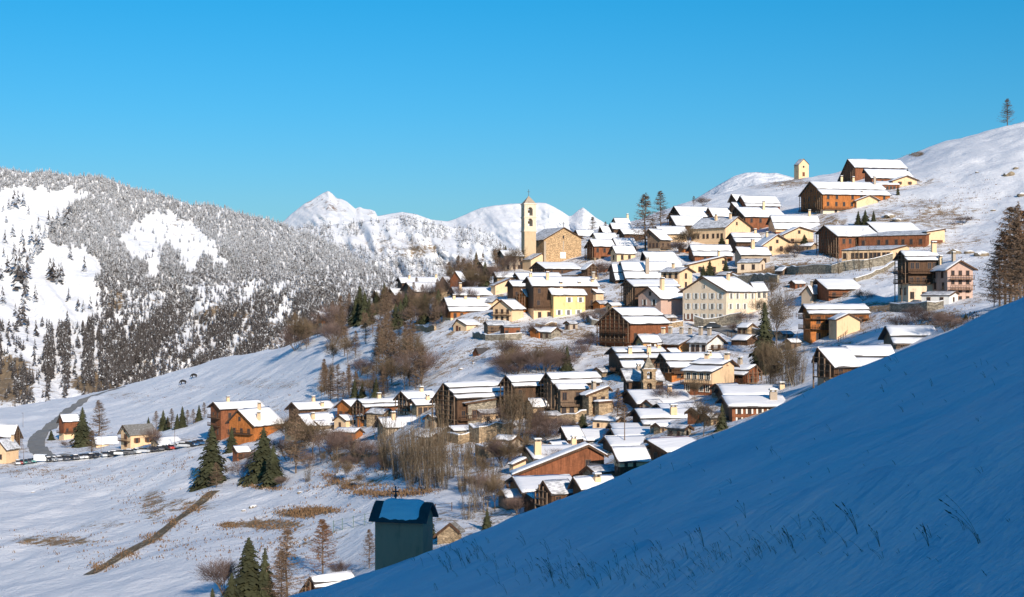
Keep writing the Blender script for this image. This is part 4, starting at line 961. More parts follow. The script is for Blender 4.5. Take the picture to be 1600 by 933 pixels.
def bell_tower(name, label, cat, px, py_top, w_px, py_base, spire_py, cross_py, d, tiers, m_up, m_lo, split_py, rot=0.28, snowcap=True):
    """tiers: list of (centre row, height px) of the open belfry arches"""
    k = d / F
    zb = -(py_base - CY) * k; zt = -(py_top - CY) * k - zb; w = w_px * k / (math.cos(rot) + math.sin(rot))
    o = empty(name, ((px - CX) * k, d, zb), -math.atan((px - CX) / F) + rot, label, cat)
    zsp = -(split_py - CY) * k - zb
    hw = w / 2
    b = MB(); b.box(-hw, hw, -hw, hw, -6, zsp); b.build('lower_shaft', M[m_lo], o)
    # upper part: corner piers and solid bands between open arches
    edges = []
    for (cy, hp) in tiers:
        c = -(cy - CY) * k - zb; edges.append((c - hp * k / 2, c + hp * k / 2))
    edges.sort()
    z = zsp; e = 0.04
    up = MB(); aw = w * 0.21
    for (a, c) in edges:
        up.box(-hw - e, hw + e, -hw - e, hw + e, z, a)
        for sx in (-1, 1):
            for sy in (-1, 1):
                x0, x1 = sorted((sx * (hw + e), sx * aw)); y0, y1 = sorted((sy * (hw + e), sy * aw))
                up.box(x0, x1, y0, y1, a, c)
        # round arch heads as stepped wedges
        for s_ in range(4):
            f0 = s_ / 4; t = math.sqrt(max(0, 1 - (1 - (s_ + .5) / 4) ** 2))
            hz = c - aw + aw * (1 - (1 - s_ / 4) * 1.0)
            wd_ = aw * (1 - math.sqrt(max(0, 1 - ((s_ + .5) / 4) ** 2)))
            for sy in (-1, 1):
                for sx in (-1, 1):
                    x0, x1 = sorted((sx * aw, sx * (aw - wd_))); y0, y1 = sorted((sy * (hw + e - .01), sy * aw))
                    up.box(x0, x1, y0, y1, c - aw + aw * s_ / 4, c - aw + aw * (s_ + 1) / 4)
                    up.box(y0, y1, x0, x1, c - aw + aw * s_ / 4, c - aw + aw * (s_ + 1) / 4)
        z = c
    up.box(-hw - e, hw + e, -hw - e, hw + e, z, zt)
    up.build('belfry', M[m_up], o)
    for zc in (zsp, (edges[0][1] + edges[1][0]) / 2 if len(edges) > 1 else zt - .6, zt):
        b = MB(); b.box(-hw - .3, hw + .3, -hw - .3, hw + .3, zc - .18, zc + .1); b.box(-hw - .16, hw + .16, -hw - .16, hw + .16, zc - .4, zc - .18); b.build('cornice', M[m_up], o)
    for (a, c) in edges:
        b = MB(); n = 10; zz = (a + c) / 2 + .1; R_ = aw * .75
        prof = [(0.15, .62), (.45, .55), (.6, .1), (.72, -.35), (1.0, -.6)]
        for i in range(len(prof) - 1):
            b.tube((0, 0, zz + prof[i][1] * R_ * 1.1), (0, 0, zz + prof[i + 1][1] * R_ * 1.1), prof[i][0] * R_, prof[i + 1][0] * R_, n)
        b.tube((0, 0, zz + .7 * R_), (0, 0, c - .05), .06, .06, 4)
        b.build('bell', M['bronze'], o)
    zs_ = -(spire_py - CY) * k - zb
    b = MB(); b.quad((-hw * 1.02, -hw * 1.02, zt + .1), (hw * 1.02, -hw * 1.02, zt + .1), (0, 0, zs_)); b.quad((hw * 1.02, -hw * 1.02, zt + .1), (hw * 1.02, hw * 1.02, zt + .1), (0, 0, zs_))
    b.quad((hw * 1.02, hw * 1.02, zt + .1), (-hw * 1.02, hw * 1.02, zt + .1), (0, 0, zs_)); b.quad((-hw * 1.02, hw * 1.02, zt + .1), (-hw * 1.02, -hw * 1.02, zt + .1), (0, 0, zs_))
    sp = b.build('spire', M['sg'] if m_up == 'st' else M['pg'], o)
    if snowcap:
        b = MB(); b.quad((-hw * 1.05, -hw * 1.08, zt + .12), (hw * 1.05, -hw * 1.08, zt + .12), (hw * .3, -hw * .3, zt + (zs_ - zt) * .34), (0, -hw * .16, zt + (zs_ - zt) * .44), (-hw * .35, -hw * .42, zt + (zs_ - zt) * .28))
        b.build('spire_snow', M['snow'], sp)
    zc = -(cross_py - CY) * k - zb; t = .07
    b = MB(); b.box(-t, t, -t, t, zs_ - .2, zc); hh = zs_ + (zc - zs_) * .62; a = (zc - zs_) * .22
    b.box(-a, a, -t * .8, t * .8, hh - t, hh + t); b.build('cross', M['metal'], o)
    return o
bell_tower('bell_tower', 'tall cream bell tower with two open arches beside the stone church', 'bell tower', 826, 319, 23, 424, 306, 296, CH['d'] + 1.5, [(331, 13), (348, 12)], 'pi', 'pt', 361)
bell_tower('oratory_tower', 'small tan stone bell tower with pointed roof among the lower village roofs', 'bell tower', 1013, 577, 22, 640, 556, 550, 277, [(585.5, 13), (603, 11)], 'st', 'st', 611, rot=.2, snowcap=True)

# ------------------------------------------------------------------ shaded grey chapel with rounded roof
d = 82.0; k = d / F
ch = empty('grey_chapel', ((667 - CX) * k, d + 1.0, -(845 - CY) * k), 0, 'grey shaded chapel with rounded dark roof under a cap of snow', 'chapel')
ch.rotation_euler = (0, 0, PI - 0.22)
# local +x runs left along the ridge, +y towards the camera after the half turn is -y
Lc = 2.92; Wc = 2.12
def arch_prof(w, z0, z1, n=12, bell=0.0):
    pts = []
    for i in range(n + 1):
        f = i / n; y = -w + 2 * w * f; c = math.cos((f - .5) * PI)
        pts.append((y, z0 + (z1 - z0) * (1 - abs(2 * f - 1) ** 1.35)))
    return pts
zw = (845 - 812) * k; zr = (845 - 789) * k
hw = Wc / 2
b = MB(); b.prism([(-hw, -4.5)] + arch_prof(hw, zw, zr - .12) + [(hw, -4.5)], 0.0, Lc); b.build('wall', M['pb'], ch)
o_ = arch_prof(hw + .34, zw - .16, zr + .02); i_ = arch_prof(hw + .2, zw - .2, zr - .14)
b = MB(); b.prism(o_ + i_[::-1], -0.28, Lc + .3); b.build('roof', M['slate'], ch)
b = MB(); n = 20; m = 14; base_i = len(b.v)
for i in range(n + 1):
    for j in range(m + 1):
        fu = i / n; fv = j / m
        f = .10 + .84 * fv + (.10 * (float(fbm(i * .35, fv * 2 + 5, 3)) - .5) if j in (0, m) else 0)
        y = -(hw + .34) + 2 * (hw + .34) * f
        z = zw - .16 + (zr + .02 - zw + .16) * (1 - abs(2 * f - 1) ** 1.35)
        ed = min(1, min(fu, 1 - fu) * 6, min(fv, 1 - fv) * 7)
        wob = .18 * float(fbm(i * .3 + 3, j * .3, 2))
        x = -0.05 + (Lc + .05) * (0.07 + .82 * fu) + wob
        b.v.append((x, y, z + .20 * math.sqrt(max(ed, 0)) * (0.6 + float(fbm(i * .25, j * .25 + 8, 2))) - .02))
for i in range(n):
    for j in range(m):
        q_ = i * (m + 1) + j; b.f.append((q_, q_ + m + 1, q_ + m + 2, q_ + 1))
b.build('roof_snow', M['snow'], ch, smooth=True)
b = MB(); xc = Lc * .68; b.box(xc - .035, xc + .035, -.03, .03, zr - .1, zr + .9); b.box(xc - .2, xc + .2, -.025, .025, zr + .55, zr + .63); b.box(xc - .08, xc + .08, -.06, .06, zr + .26, zr + .42); b.build('cross', M['metal'], ch)

for o_ in HOUSES:
    del o_['_px']; del o_['_py']

# ------------------------------------------------------------------ vegetation kit (unit tall trees, scaled per tree)
def tri_mesh(name, T, m, snow=None):
    """T: (n,3,3) triangles"""
    T = np.asarray(T, np.float32); n = len(T)
    me = mesh_np(name, T.reshape(-1, 3), np.arange(n * 3).reshape(n, 3), False)
    if snow is not None and len(me.polygons) == n: attr(me, 'snow', snow, 'FACE')
    me.materials.append(m)
    return me
def trunk_mesh(name, h, r, m, rnd, bend=0.01):
    b = MB(); p = Vector((0, 0, -0.06)); k = 7
    for i in range(k):
        q = Vector((rnd.uniform(-bend, bend), rnd.uniform(-bend, bend), h * (i + 1) / k))
        b.tube(p, q, r * (1 - i / k) + .002, r * (1 - (i + 1) / k) + .002, 5); p = q
    return b.mesh(name, m)
def spruce_meshes(seed, m, wid=0.19, snow_p=0.13, sparse=1.0, gap=0.0):
    rnd = random.Random(seed); T = []; S = []; wid *= 1.35
    lv = 34
    for i in range(lv):
        f = (i + .3) / lv; z = 0.05 + 0.94 * f
        R = wid * (1 - f) ** 0.8 * rnd.uniform(.72, 1.18) + 0.008
        nb = max(6, int((24 - 15 * f) * sparse))
        a0 = rnd.random() * 6.3
        for j in range(nb):
            if rnd.random() < gap: continue
            a = a0 + 2 * PI * j / nb + rnd.uniform(-.3, .3); r = R * rnd.uniform(.6, 1.15)
            ca, sa = math.cos(a), math.sin(a)
            seg = 4
            for k in range(seg):
                f0 = k / seg; f1 = (k + 1.25) / seg
                z0 = z - r * .55 * f0 + rnd.uniform(-.004, .004); z1 = z - r * .62 * f1 - .008
                w = r * .27 * (1 - .6 * f0) + .008
                for sd in (-1, 1):
                    o = sd * w * rnd.uniform(.6, 1.3)
                    T.append([(ca * r * f0, sa * r * f0, z0 + .006), (ca * r * f1, sa * r * f1, z1),
                              (ca * r * (f0 + f1) / 2 - sa * o, sa * r * (f0 + f1) / 2 + ca * o, z0 - .012 - rnd.random() * .012)])
                    S.append(1.0 if rnd.random() < snow_p else 0.0)
    return tri_mesh('crown', T, m, S), trunk_mesh('trunk', .97, .014, M['bark'], rnd, .004)
def larch_meshes(seed, m, wid=0.18, nb=170, dens=17):
    wid *= 1.5; rnd = random.Random(seed); T = []; tb = MB()
    for i in range(nb):
        f = rnd.random() ** .85; z = .10 + .88 * f
        r = wid * (1 - f) ** .75 * rnd.uniform(.6, 1.15) + .012
        a = rnd.random() * 6.3; ca, sa = math.cos(a), math.sin(a); dr = rnd.uniform(-.35, .12)
        P = [Vector((ca * r * t, sa * r * t, z + r * (dr * t + .28 * t * t))) for t in (0, .35, .7, 1)]
        for k in range(3):
            w = Vector((-sa, ca, 0)) * .0032 * (1.3 - .35 * k)
            u = Vector((0, 0, .0032 * (1.3 - .35 * k)))
            T.append([P[k] - w, P[k] + w, P[k + 1]]); T.append([P[k] - u, P[k] + u, P[k + 1]])
        for k in range(dens):
            t = rnd.uniform(.15, 1); q = Vector((ca * r * t, sa * r * t, z + r * (dr * t + .28 * t * t)))
            l = .036 * rnd.uniform(.6, 1.4); b_ = a + rnd.choice((-1, 1)) * rnd.uniform(.5, 1.3)
            e = q + Vector((math.cos(b_) * l, math.sin(b_) * l, rnd.uniform(-1.0, .25) * l))
            sd = Vector((-math.sin(b_), math.cos(b_), rnd.uniform(-1, 1))) * .0030
            T.append([q - sd, q + sd, e])
    return tri_mesh('crown', T, m), trunk_mesh('trunk', .96, .012, M['bark'], rnd, .008)
def bare_meshes(seed, m, mt, spread=.5, lv=5, stems=1, lean=.25, low=.25, thick=.014):
    rnd = random.Random(seed); b = MB(); T = []
    def grow(p, d, l, r, k):
        n = 3
        for i in range(n):
            d = (d + Vector((rnd.uniform(-.17, .13), rnd.uniform(-.13, .13), rnd.uniform(-.03, .12)))).normalized()
            q = p + d * (l / n)
            if k < 2: b.tube(p, q, r, r * .85, 4)
            else:
                o = d.orthogonal().normalized() * r
                o2 = d.cross(o).normalized() * r
                T.append([p - o, p + o, q]); T.append([p - o2, p + o2, q])
            p = q; r = max(r * .85, .0024)
            if k < lv and (i > 0 or k > 0):
                for _ in range(3 if k < 2 else 2):
                    ax = d.orthogonal().normalized(); ax = (ax * math.cos(t := rnd.random() * 6.3) + d.cross(ax) * math.sin(t))
                    nd = (d * rnd.uniform(.75, 1.0) + ax * rnd.uniform(.45, .85) * spread * 1.6).normalized()
                    grow(p, nd, l * rnd.uniform(.6, .82), max(r * .6, .0028), k + 1)
    for s_ in range(stems):
        a = rnd.random() * 6.3
        d = Vector((math.cos(a) * lean, math.sin(a) * lean, 1)) if stems > 1 else Vector((rnd.uniform(-.05, .05), rnd.uniform(-.05, .05), 1))
        grow(Vector((math.cos(a) * .04 * (stems > 1), math.sin(a) * .04 * (stems > 1), -.04)), d.normalized(), .42 if stems == 1 else .5, thick, 0)
    z = max(t[2][2] for t in T); z = max(z, .1)
    T = np.array([[tuple(v) for v in t] for t in T]) / z
    b.v = [tuple(c / z for c in v) for v in b.v]
    return tri_mesh('crown', T, m), b.mesh('trunk', mt)
def thicket_meshes(seed, m, mt, stems=26, spread=.13):
    rnd = random.Random(seed); T = []; tb = MB()
    for s_ in range(stems):
        a = rnd.random() * 6.3; r0 = rnd.random() ** .5 * spread; H_ = rnd.uniform(.5, 1.0)
        p = Vector((math.cos(a) * r0, math.sin(a) * r0, -.04)); d = Vector((math.cos(a) * .26 * rnd.random(), math.sin(a) * .26 * rnd.random(), 1)).normalized()
        n = 9; r = .0052 * rnd.uniform(.7, 1.3)
        for k in range(n):
            d = (d + Vector((rnd.uniform(-.07, .07), rnd.uniform(-.07, .07), .02))).normalized()
            q = p + d * (H_ / n)
            if s_ % 5 == 0: tb.tube(p, q, r, r * .88, 3)
            else:
                w = Vector((r, 0, 0)); w2 = Vector((0, r, 0))
                T.append([p - w, p + w, q + w * .8]); T.append([p - w, q + w * .8, q - w * .8]); T.append([p - w2, p + w2, q])
            for _ in range(4 if k > 0 else 1):
                t = rnd.random(); c = p.lerp(q, t); b_ = rnd.random() * 6.3; l = rnd.uniform(.06, .15) * (1.1 - k / n * .5)
                e = c + Vector((math.cos(b_) * l * .75, math.sin(b_) * l * .75, l * rnd.uniform(.4, .9)))
                o = Vector((-math.sin(b_), math.cos(b_), 0)) * .0021
                T.append([c - o, c + o, e])
                e2 = c.lerp(e, .5); f = e2 + Vector((rnd.uniform(-.03, .03), rnd.uniform(-.03, .03), .035)); T.append([e2 - o, e2 + o, f])
            p = q; r = max(r * .86, .0022)
    return tri_mesh('crown', T, m), tb.mesh('trunk', mt)
KIT = dict(
    spruce=[spruce_meshes(i, M['spruce'], .17 + .02 * i, 0) for i in range(3)],
    snowspruce=[spruce_meshes(20 + i, M['spruce'], .18, .0) for i in range(2)],
    pine=[spruce_meshes(40, M['spruce'], .25, 0, 1.0, .12)],
    rust=[larch_meshes(50, M['rust'], .21, 170, 24)],
    brown=[larch_meshes(60 + i, M['larch'], .17 + .02 * i, 190, 17) for i in range(3)],
    larch=[larch_meshes(i, M['larch'], .17 + .015 * i) for i in range(3)],
    bare=[bare_meshes(i, M['twig'], M['bark'], .5 + .08 * i, 4) for i in range(3)],
    poplar=[thicket_meshes(10 + i, M['twig'], M['barkp'], 5, .018) for i in range(2)],
    thicket=[thicket_meshes(20 + i, M['twig'], M['barkp']) for i in range(3)],
    bush=[bare_meshes(30 + i, M['twigp'], M['bark'], .5, 3, 7, .6, thick=.012) for i in range(3)],
)
_kc = {}
def plant(kind, px, py, h, label, w=1.0, group=None, dmin=150, name=None, sink=.0):
    """plant a tree whose foot shows at px, py and which is h pixels tall"""
    i = _kc.get(kind, 0); _kc[kind] = i + 1
    cr, tr = KIT[kind][i % len(KIT[kind])]
    p = gpt(px, py, dmin); H_ = h * p.y / F
    nm = name or dict(spruce='spruce_tree', snowspruce='spruce_tree', pine='pine_tree', rust='larch_tree', brown='larch_tree', larch='larch_tree', bare='bare_tree', poplar='poplar_tree', thicket='bare_thicket', bush='bare_bush')[kind]
    cat = 'tree' if kind not in ('bush', 'thicket') else 'bush'
    o = empty(nm, p, random.random() * 6.28, label, cat, group)
    s = H_ * w * random.uniform(.92, 1.08)
    o.scale = (s, s, H_)
    c = link('crown', cr, o)
    if kind in ('thicket', 'bush', 'poplar'): link('stems', tr, o, kind='stuff')
    else: link('trunk', tr, o)
    TREES.append((o, kind, px, py, h, label, group))
    return o

TREES = []
P = plant
# single conifers and larches one can point to
P('spruce', 331, 757, 95, 'largest dark green brown spruce left of the bright orange chalet', 1.5)
P('brown', 338, 762, 40, 'brown leafless shrub tree at the foot of the largest spruce', 1.6)
P('pine', 412, 748, 82, 'broad dark pine right of the bright orange chalet', 1.35)
P('spruce', 427, 757, 62, 'narrow dark spruce in front of the broad pine', 1.4)
P('spruce', 362, 706, 40, 'small dark spruce just under the orange chalet balcony', 1.1)
P('larch', 462, 740, 105, 'tall rusty larch in front of the cream walled chalet', 1.1)
P('spruce', 389, 955, 118, 'dense green spruce at the bottom edge left of the brown larch', 1.5, dmin=120)
P('spruce', 414, 958, 104, 'slim green spruce between the dense one and the brown larch', 1.0, dmin=120)
P('spruce', 362, 960, 66, 'lower green spruce left of the dense one at the bottom edge', 1.3, dmin=120)
P('spruce', 332, 962, 44, 'smallest green spruce at the bottom edge', 1.3, dmin=120)
P('larch', 448, 955, 134, 'brown leafless larch with pale trunk at the bottom edge', 1.35, dmin=120)
P('brown', 440, 958, 100, 'dense brown larch behind the pale trunked one', 1.15, dmin=120)
P('rust', 504, 902, 92, 'orange brown larch with wide loose branches left of the grey chapel', 1.3, dmin=130)
P('brown', 577, 888, 62, 'brown green larch touching the left wall of the grey chapel', 1.0, dmin=130)
P('spruce', 668, 845, 62, 'dark spruce rising just behind the right wall of the grey chapel', 1.1, dmin=110)
P('bush', 352, 930, 66, 'purple leafless shrub left of the bottom spruces', 1.3, dmin=120)
P('bush', 535, 905, 36, 'small purple shrub right of the orange brown larch', 1.2, dmin=130)
P('spruce', 129, 699, 64, 'dark spruce touching the road chalet', 1.2)
P('brown', 155, 690, 66, 'broad brown larch behind the road chalet spruce', 1.35)
P('brown', 143, 708, 36, 'low brown shrub larch beside the parked cars', 1.6)
P('spruce', 80, 688, 16, 'little round conifer left of the road chalet', 2.0)
P('bush', 105, 700, 14, 'tiny bare bush on the snow below the road chalet', 1.5)
P('bush', 238, 700, 34, 'brown bush behind the bare grey roof', 1.0)
for i, (x, y, h, k) in enumerate([(232, 668, 16, 'spruce'), (244, 671, 29, 'brown'), (255, 672, 32, 'spruce'), (268, 671, 33, 'brown'), (285, 668, 34, 'spruce'), (293, 666, 26, 'brown'), (302, 663, 24, 'brown'), (311, 658, 26, 'spruce'), (319, 654, 26, 'brown'), (262, 672, 22, 'spruce'), (277, 670, 24, 'spruce')]):
    P(k, x, y, h, 'dark spruce in the row along the snowy bank above the parked cars' if k == 'spruce' else 'rusty larch in the row along the snowy bank above the parked cars', 1.15, 'conifer row above the parked cars')
P('larch', 1574, 196, 43, 'lone leafless tree on the skyline at the upper right', 1.3)
P('larch', 1008, 392, 92, 'tall leafless larch standing alone right of the church', 1.25)
P('larch', 1032, 358, 60, 'leafless larch second from left on the skyline behind the village', 1.3)
P('larch', 1019, 380, 40, 'smaller leafless larch beside the tallest one', 1.2)
P('larch', 926, 364, 26, 'small leafless tree left of the white pyramid peak', 1.6)
P('larch', 946, 366, 20, 'tiny leafless tree under the white pyramid peak', 1.5)
P('bare', 1076, 392, 46, 'gnarled brown tree below the dark top barn', 1.3)
P('bare', 1066, 388, 30, 'low spreading brown tree beside the gnarled one', 1.6)
P('larch', 1084, 322, 16, 'small dark tree left of the pair on the upper hill', 1.3)
P('bush', 1100, 322, 18, 'round brown bush on the upper hill', 1.5)
P('pine', 1128, 386, 17, 'dark round pine at the corner of the fluted building', 1.8)
P('pine', 1257, 390, 24, 'dark round pine between the balcony house and the posted lodge', 1.5)
P('bush', 1243, 402, 26, 'brown bush right of the tall cream house', 1.3)
P('spruce', 1099, 438, 24, 'small spruce left of three beside the slanting cream house', 1.5)
P('spruce', 1109, 430, 24, 'middle spruce of three beside the slanting cream house', 1.4)
P('spruce', 1134, 432, 28, 'right hand spruce of three beside the slanting cream house', 1.5)
P('spruce', 1341, 353, 24, 'left spruce of the group on the hill below the big timber lodge', 1.2)
P('spruce', 1352, 352, 25, 'middle spruce of the group on the hill below the big timber lodge', 1.3)
P('spruce', 1365, 346, 17, 'right small spruce of the group below the big timber lodge', 1.3)
P('pine', 1418, 276, 12, 'dark small pine behind the topmost hotel', 1.4)
P('pine', 1403, 305, 16, 'thin dark pine by the cream hotel annex', .7)
P('bush', 1506, 350, 14, 'reddish bush on the upper right snow slope', 1.8)
P('poplar', 1311, 428, 78, 'tall leafless poplar in front of the glazed hall', .9)
P('poplar', 1297, 420, 52, 'short leafless poplar left of the tallest poplar', 1.0)
P('poplar', 1343, 424, 70, 'leafless poplar right of the tallest poplar', .8)
P('poplar', 1360, 424, 76, 'slender leafless poplar nearest the balcony barn', .8)
P('poplar', 1331, 418, 50, 'thin young poplar in the middle of the poplar row', .8)
P('brown', 1578, 478, 158, 'huge brown larch at the right edge of the photo', 1.1)
P('rust', 1600, 476, 150, 'huge brown larch cut by the right edge of the photo', 1.2)
P('brown', 1562, 478, 98, 'lower brown larch in front of the huge right edge larches', 1.3)
P('larch', 1590, 480, 168, 'leafless pointed larch rising above the right edge group', .6)
P('brown', 1553, 480, 60, 'small dark larch at the left foot of the right edge group', 1.0)
P('brown', 1586, 482, 140, 'second huge brown larch standing just left of the one cut by the edge', 1.25)
P('rust', 1570, 480, 120, 'warm brown larch between the huge right edge larches', 1.3)
P('brown', 1594, 484, 112, 'thick brown larch low at the right edge beside the shaded crest', 1.5)
P('bush', 1434, 510, 40, 'brown bush below the terrace of the balcony barn', 1.5)
P('bush', 1478, 518, 34, 'yellow brown shrub near the shaded crest at the right', 1.7)
P('bush', 1462, 508, 22, 'low shrub between the bushes near the shaded crest', 1.6)
P('spruce', 1509, 500, 10, 'small dark conifer poking over the shaded crest', 2.0)
P('snowspruce', 1195, 582, 112, 'tall dark spruce left of the leafless willows', 1.15)
P('thicket', 1228, 604, 96, 'tall leafless willow clump behind the shaded slope', .9)
P('thicket', 1247, 602, 78, 'right half of the leafless willow clump behind the shaded slope', 1.0)
P('thicket', 1206, 604, 70, 'left half of the leafless willow clump behind the shaded slope', 1.0)
P('bare', 1212, 560, 120, 'thin pale tree above the leafless willow clump', .55)
P('bare', 1085, 625, 38, 'leafless tree with pale branches below the white windowed house', 1.1)
P('bare', 1099, 682, 66, 'pale branched leafless tree amid the lower snow roofs', 1.2)
P('spruce', 1128, 672, 42, 'dark spruce left of the red timber house by the shaded slope', 1.0)
P('bush', 1046, 706, 34, 'fan shaped bare bush over the slope edge barn', 1.4)
P('spruce', 1002, 640, 18, 'small snowy spruce on the roof line below the stone tower', 1.3)
P('bush', 1040, 628, 30, 'bare bush in front of the big blank roof', 1.3)
P('brown', 965, 668, 62, 'leaning brown larch right of the tan stone cottage', 1.3)
P('brown', 976, 672, 40, 'low brown larch under the leaning one', 1.4)
P('pine', 910, 668, 22, 'small dark pine below the tan stone cottage', 1.6)
P('pine', 896, 670, 14, 'low dark shrub pine beside the small pine', 1.8)
P('spruce', 886, 582, 44, 'dark spruce among the reddish bushes above the front row', 1.0)
P('thicket', 800, 700, 96, 'tall leafless ash in front of the tiny cream cottage', .85)
P('thicket', 822, 694, 88, 'second tall leafless ash in front of the tiny cream cottage', .9)
P('bare', 812, 690, 92, 'pale forked leafless ash between the two tall ones', .8)
P('bush', 782, 672, 44, 'brown bush under the leafless ashes', 1.3)
P('bush', 870, 682, 38, 'reddish bush left of the low snow roofs', 1.6)
P('bush', 850, 690, 32, 'brown bush in the gully under the ashes', 1.6)
P('thicket', 752, 800, 92, 'large bare bush at the foot of the village left of the plank gable house', 1.1)
P('thicket', 732, 812, 62, 'lower bare bush at the foot of the village', 1.2)
P('bare', 773, 800, 70, 'bare tree beside the blue shaded shed', .9)
P('spruce', 761, 828, 34, 'small dark spruce just above the shaded crest', 1.1)
P('bush', 810, 806, 34, 'brown shrub under the orange yellow wall', 1.5)
P('bush', 836, 800, 40, 'brown shrub before the grey slatted roof barn', 1.2)
P('bush', 868, 790, 30, 'low shrub between the two last dark gables', 1.2)
# the big leafless thicket below the front row: each clump is one bush
for i, (x, y, h) in enumerate([(606, 735, 66), (620, 748, 82), (634, 752, 92), (648, 756, 96), (662, 758, 98), (676, 756, 100), (690, 752, 94), (703, 748, 84), (654, 736, 88), (684, 732, 90), (628, 730, 70), (596, 720, 48), (712, 726, 60), (668, 768, 70), (640, 766, 60), (694, 766, 70)]):
    P('thicket', x, y, h, 'tall leafless clump in the dense thicket below the front row of houses', .62, 'clumps of the dense leafless thicket')
P('poplar', 664, 752, 120, 'pale stemmed tree standing out of the dense thicket', .6)
P('poplar', 690, 750, 112, 'second pale stem at the right of the dense thicket', .5)
for i, (x, y, h, k) in enumerate([(500, 712, 60, 'bare'), (520, 715, 48, 'bush'), (488, 716, 60, 'bare'), (556, 715, 40, 'bush'), (574, 720, 36, 'bush'), (450, 720, 40, 'bush'), (534, 700, 36, 'bush'), (476, 702, 50, 'bare'), (446, 700, 60, 'bare'), (380, 748, 36, 'bush'), (440, 762, 20, 'bush'), (545, 732, 26, 'bush'), (590, 738, 30, 'bush')]):
    P(k, x, y, h, 'leafless shrub in the tangle below the cream walled chalet', 1.3, 'shrubs below the cream walled chalet')
# trees on the slope left of the orange chalet
for (x, y, h, k, w) in [(536, 626, 46, 'larch', 1.2), (546, 625, 40, 'larch', 1.2), (520, 622, 40, 'larch', 1.2), (577, 624, 36, 'bare', 1), (600, 622, 50, 'larch', 1.1), (528, 628, 60, 'larch', .9)]:
    P(k, x, y, h, 'leafless larch in the small wood above the long timber house', w, 'bare larches above the long timber house')
for (x, y, h, k) in [(554, 624, 32, 'spruce'), (588, 623, 34, 'spruce'), (566, 622, 24, 'spruce')]:
    P(k, x, y, h, 'dark spruce in the small wood above the long timber house', 1.1, 'spruces above the long timber house')
for (x, y, h, k, w) in [(604, 572, 82, 'brown', .8), (612, 598, 84, 'larch', 1.1), (598, 560, 60, 'brown', 1), (640, 604, 92, 'brown', .9), (650, 588, 78, 'bare', .9), (634, 572, 66, 'brown', .9), (645, 560, 56, 'larch', 1.1), (620, 585, 70, 'bare', .9), (655, 600, 60, 'bush', 1.2), (608, 535, 50, 'brown', .9), (606, 612, 60, 'bare', .8), (632, 612, 58, 'bare', .9), (588, 585, 44, 'larch', 1.2), (560, 590, 40, 'bush', 1.2)]:
    P(k, x, y, h, 'brown leafless tree in the steep belt running down beside the open snow slope', w, 'trees of the steep brown belt')
P('spruce', 597, 550, 42, 'dark spruce in the steep brown tree belt', 1.1)
for (x, y, h, k, w) in [(470, 545, 62, 'bare', 1), (482, 540, 40, 'bare', 1.2), (462, 548, 40, 'bush', 1.3), (520, 575, 56, 'bare', .9), (532, 512, 52, 'larch', 1.1), (520, 508, 46, 'brown', .9), (545, 508, 50, 'larch', 1.1), (512, 515, 36, 'bare', 1.3), (495, 522, 30, 'bush', 1.3), (544, 566, 46, 'bare', 1), (556, 560, 44, 'brown', 1)]:
    P(k, x, y, h, 'brown leafless tree around the lone orange hut at the valley edge', w, 'brown trees around the lone hut')
for (x, y, h, w) in [(562, 505, 60, 1.1), (570, 504, 50, 1.1), (556, 508, 46, 1.1), (577, 508, 44, 1.0)]:
    P('spruce', x, y, h, 'dark spruce in the tight group right of the lone orange hut', w, 'dark spruces right of the lone hut')
for (x, y, h, k, w) in [(590, 502, 36, 'bush', 1.2), (600, 500, 40, 'bare', 1), (612, 496, 40, 'brown', 1), (624, 498, 42, 'brown', 1), (634, 500, 44, 'pine', .9), (645, 496, 36, 'brown', 1.1), (655, 500, 40, 'bare', 1), (664, 505, 48, 'pine', 1.0), (672, 512, 60, 'bare', 1), (680, 515, 52, 'brown', .9), (690, 505, 40, 'bush', 1.0), (660, 478, 34, 'brown', 1), (683, 476, 36, 'brown', 1.1), (650, 512, 40, 'bush', 1.2)]:
    P(k, x, y, h, 'brown leafless tree in the belt below the far left barns', w, 'trees below the far left barns')
for (x, y, h, k, w) in [(702, 452, 44, 'larch', 1.2), (716, 446, 48, 'larch', 1.1), (724, 452, 50, 'larch', 1.1), (735, 440, 38, 'bare', 1), (731, 460, 34, 'bush', 1.2), (745, 446, 50, 'brown', .7), (775, 424, 44, 'bare', .9), (768, 446, 40, 'bush', 1), (804, 424, 40, 'bare', 1), (708, 468, 40, 'brown', 1), (722, 474, 30, 'bush', 1.2), (792, 426, 34, 'bush', 1)]:
    P(k, x, y, h, 'leafless tree on the slope left of the bell tower', w, 'leafless trees left of the bell tower')
P('spruce', 744, 426, 34, 'dark spruce on the slope left of the bell tower', 1.0)
P('spruce', 758, 448, 40, 'dark broad spruce above the slanting cream gable', 1.5)
P('spruce', 790, 392, 18, 'tiny spruce above the blue shaded rectory', 1.0)
P('spruce', 733, 456, 32, 'dark narrow spruce left of the broad one above the slanting gable', 1.0)
for (x, y, h, k, w) in [(790, 582, 36, 'bush', 1.4), (806, 586, 44, 'bush', 1.3), (824, 582, 42, 'bush', 1.2), (838, 584, 52, 'bare', .9), (850, 584, 44, 'bush', 1.2), (862, 582, 44, 'bush', 1.2), (874, 580, 50, 'bare', .9), (796, 590, 28, 'bush', 1.6), (902, 560, 30, 'bush', 1.4), (915, 548, 26, 'bush', 1.4), (926, 536, 22, 'bush', 1.4), (840, 520, 20, 'bush', 1.8), (858, 522, 20, 'bush', 1.8), (826, 524, 18, 'bush', 1.6)]:
    P(k, x, y, h, 'reddish bare bush in the hollow above the front row barns', w, 'reddish bushes above the front row')
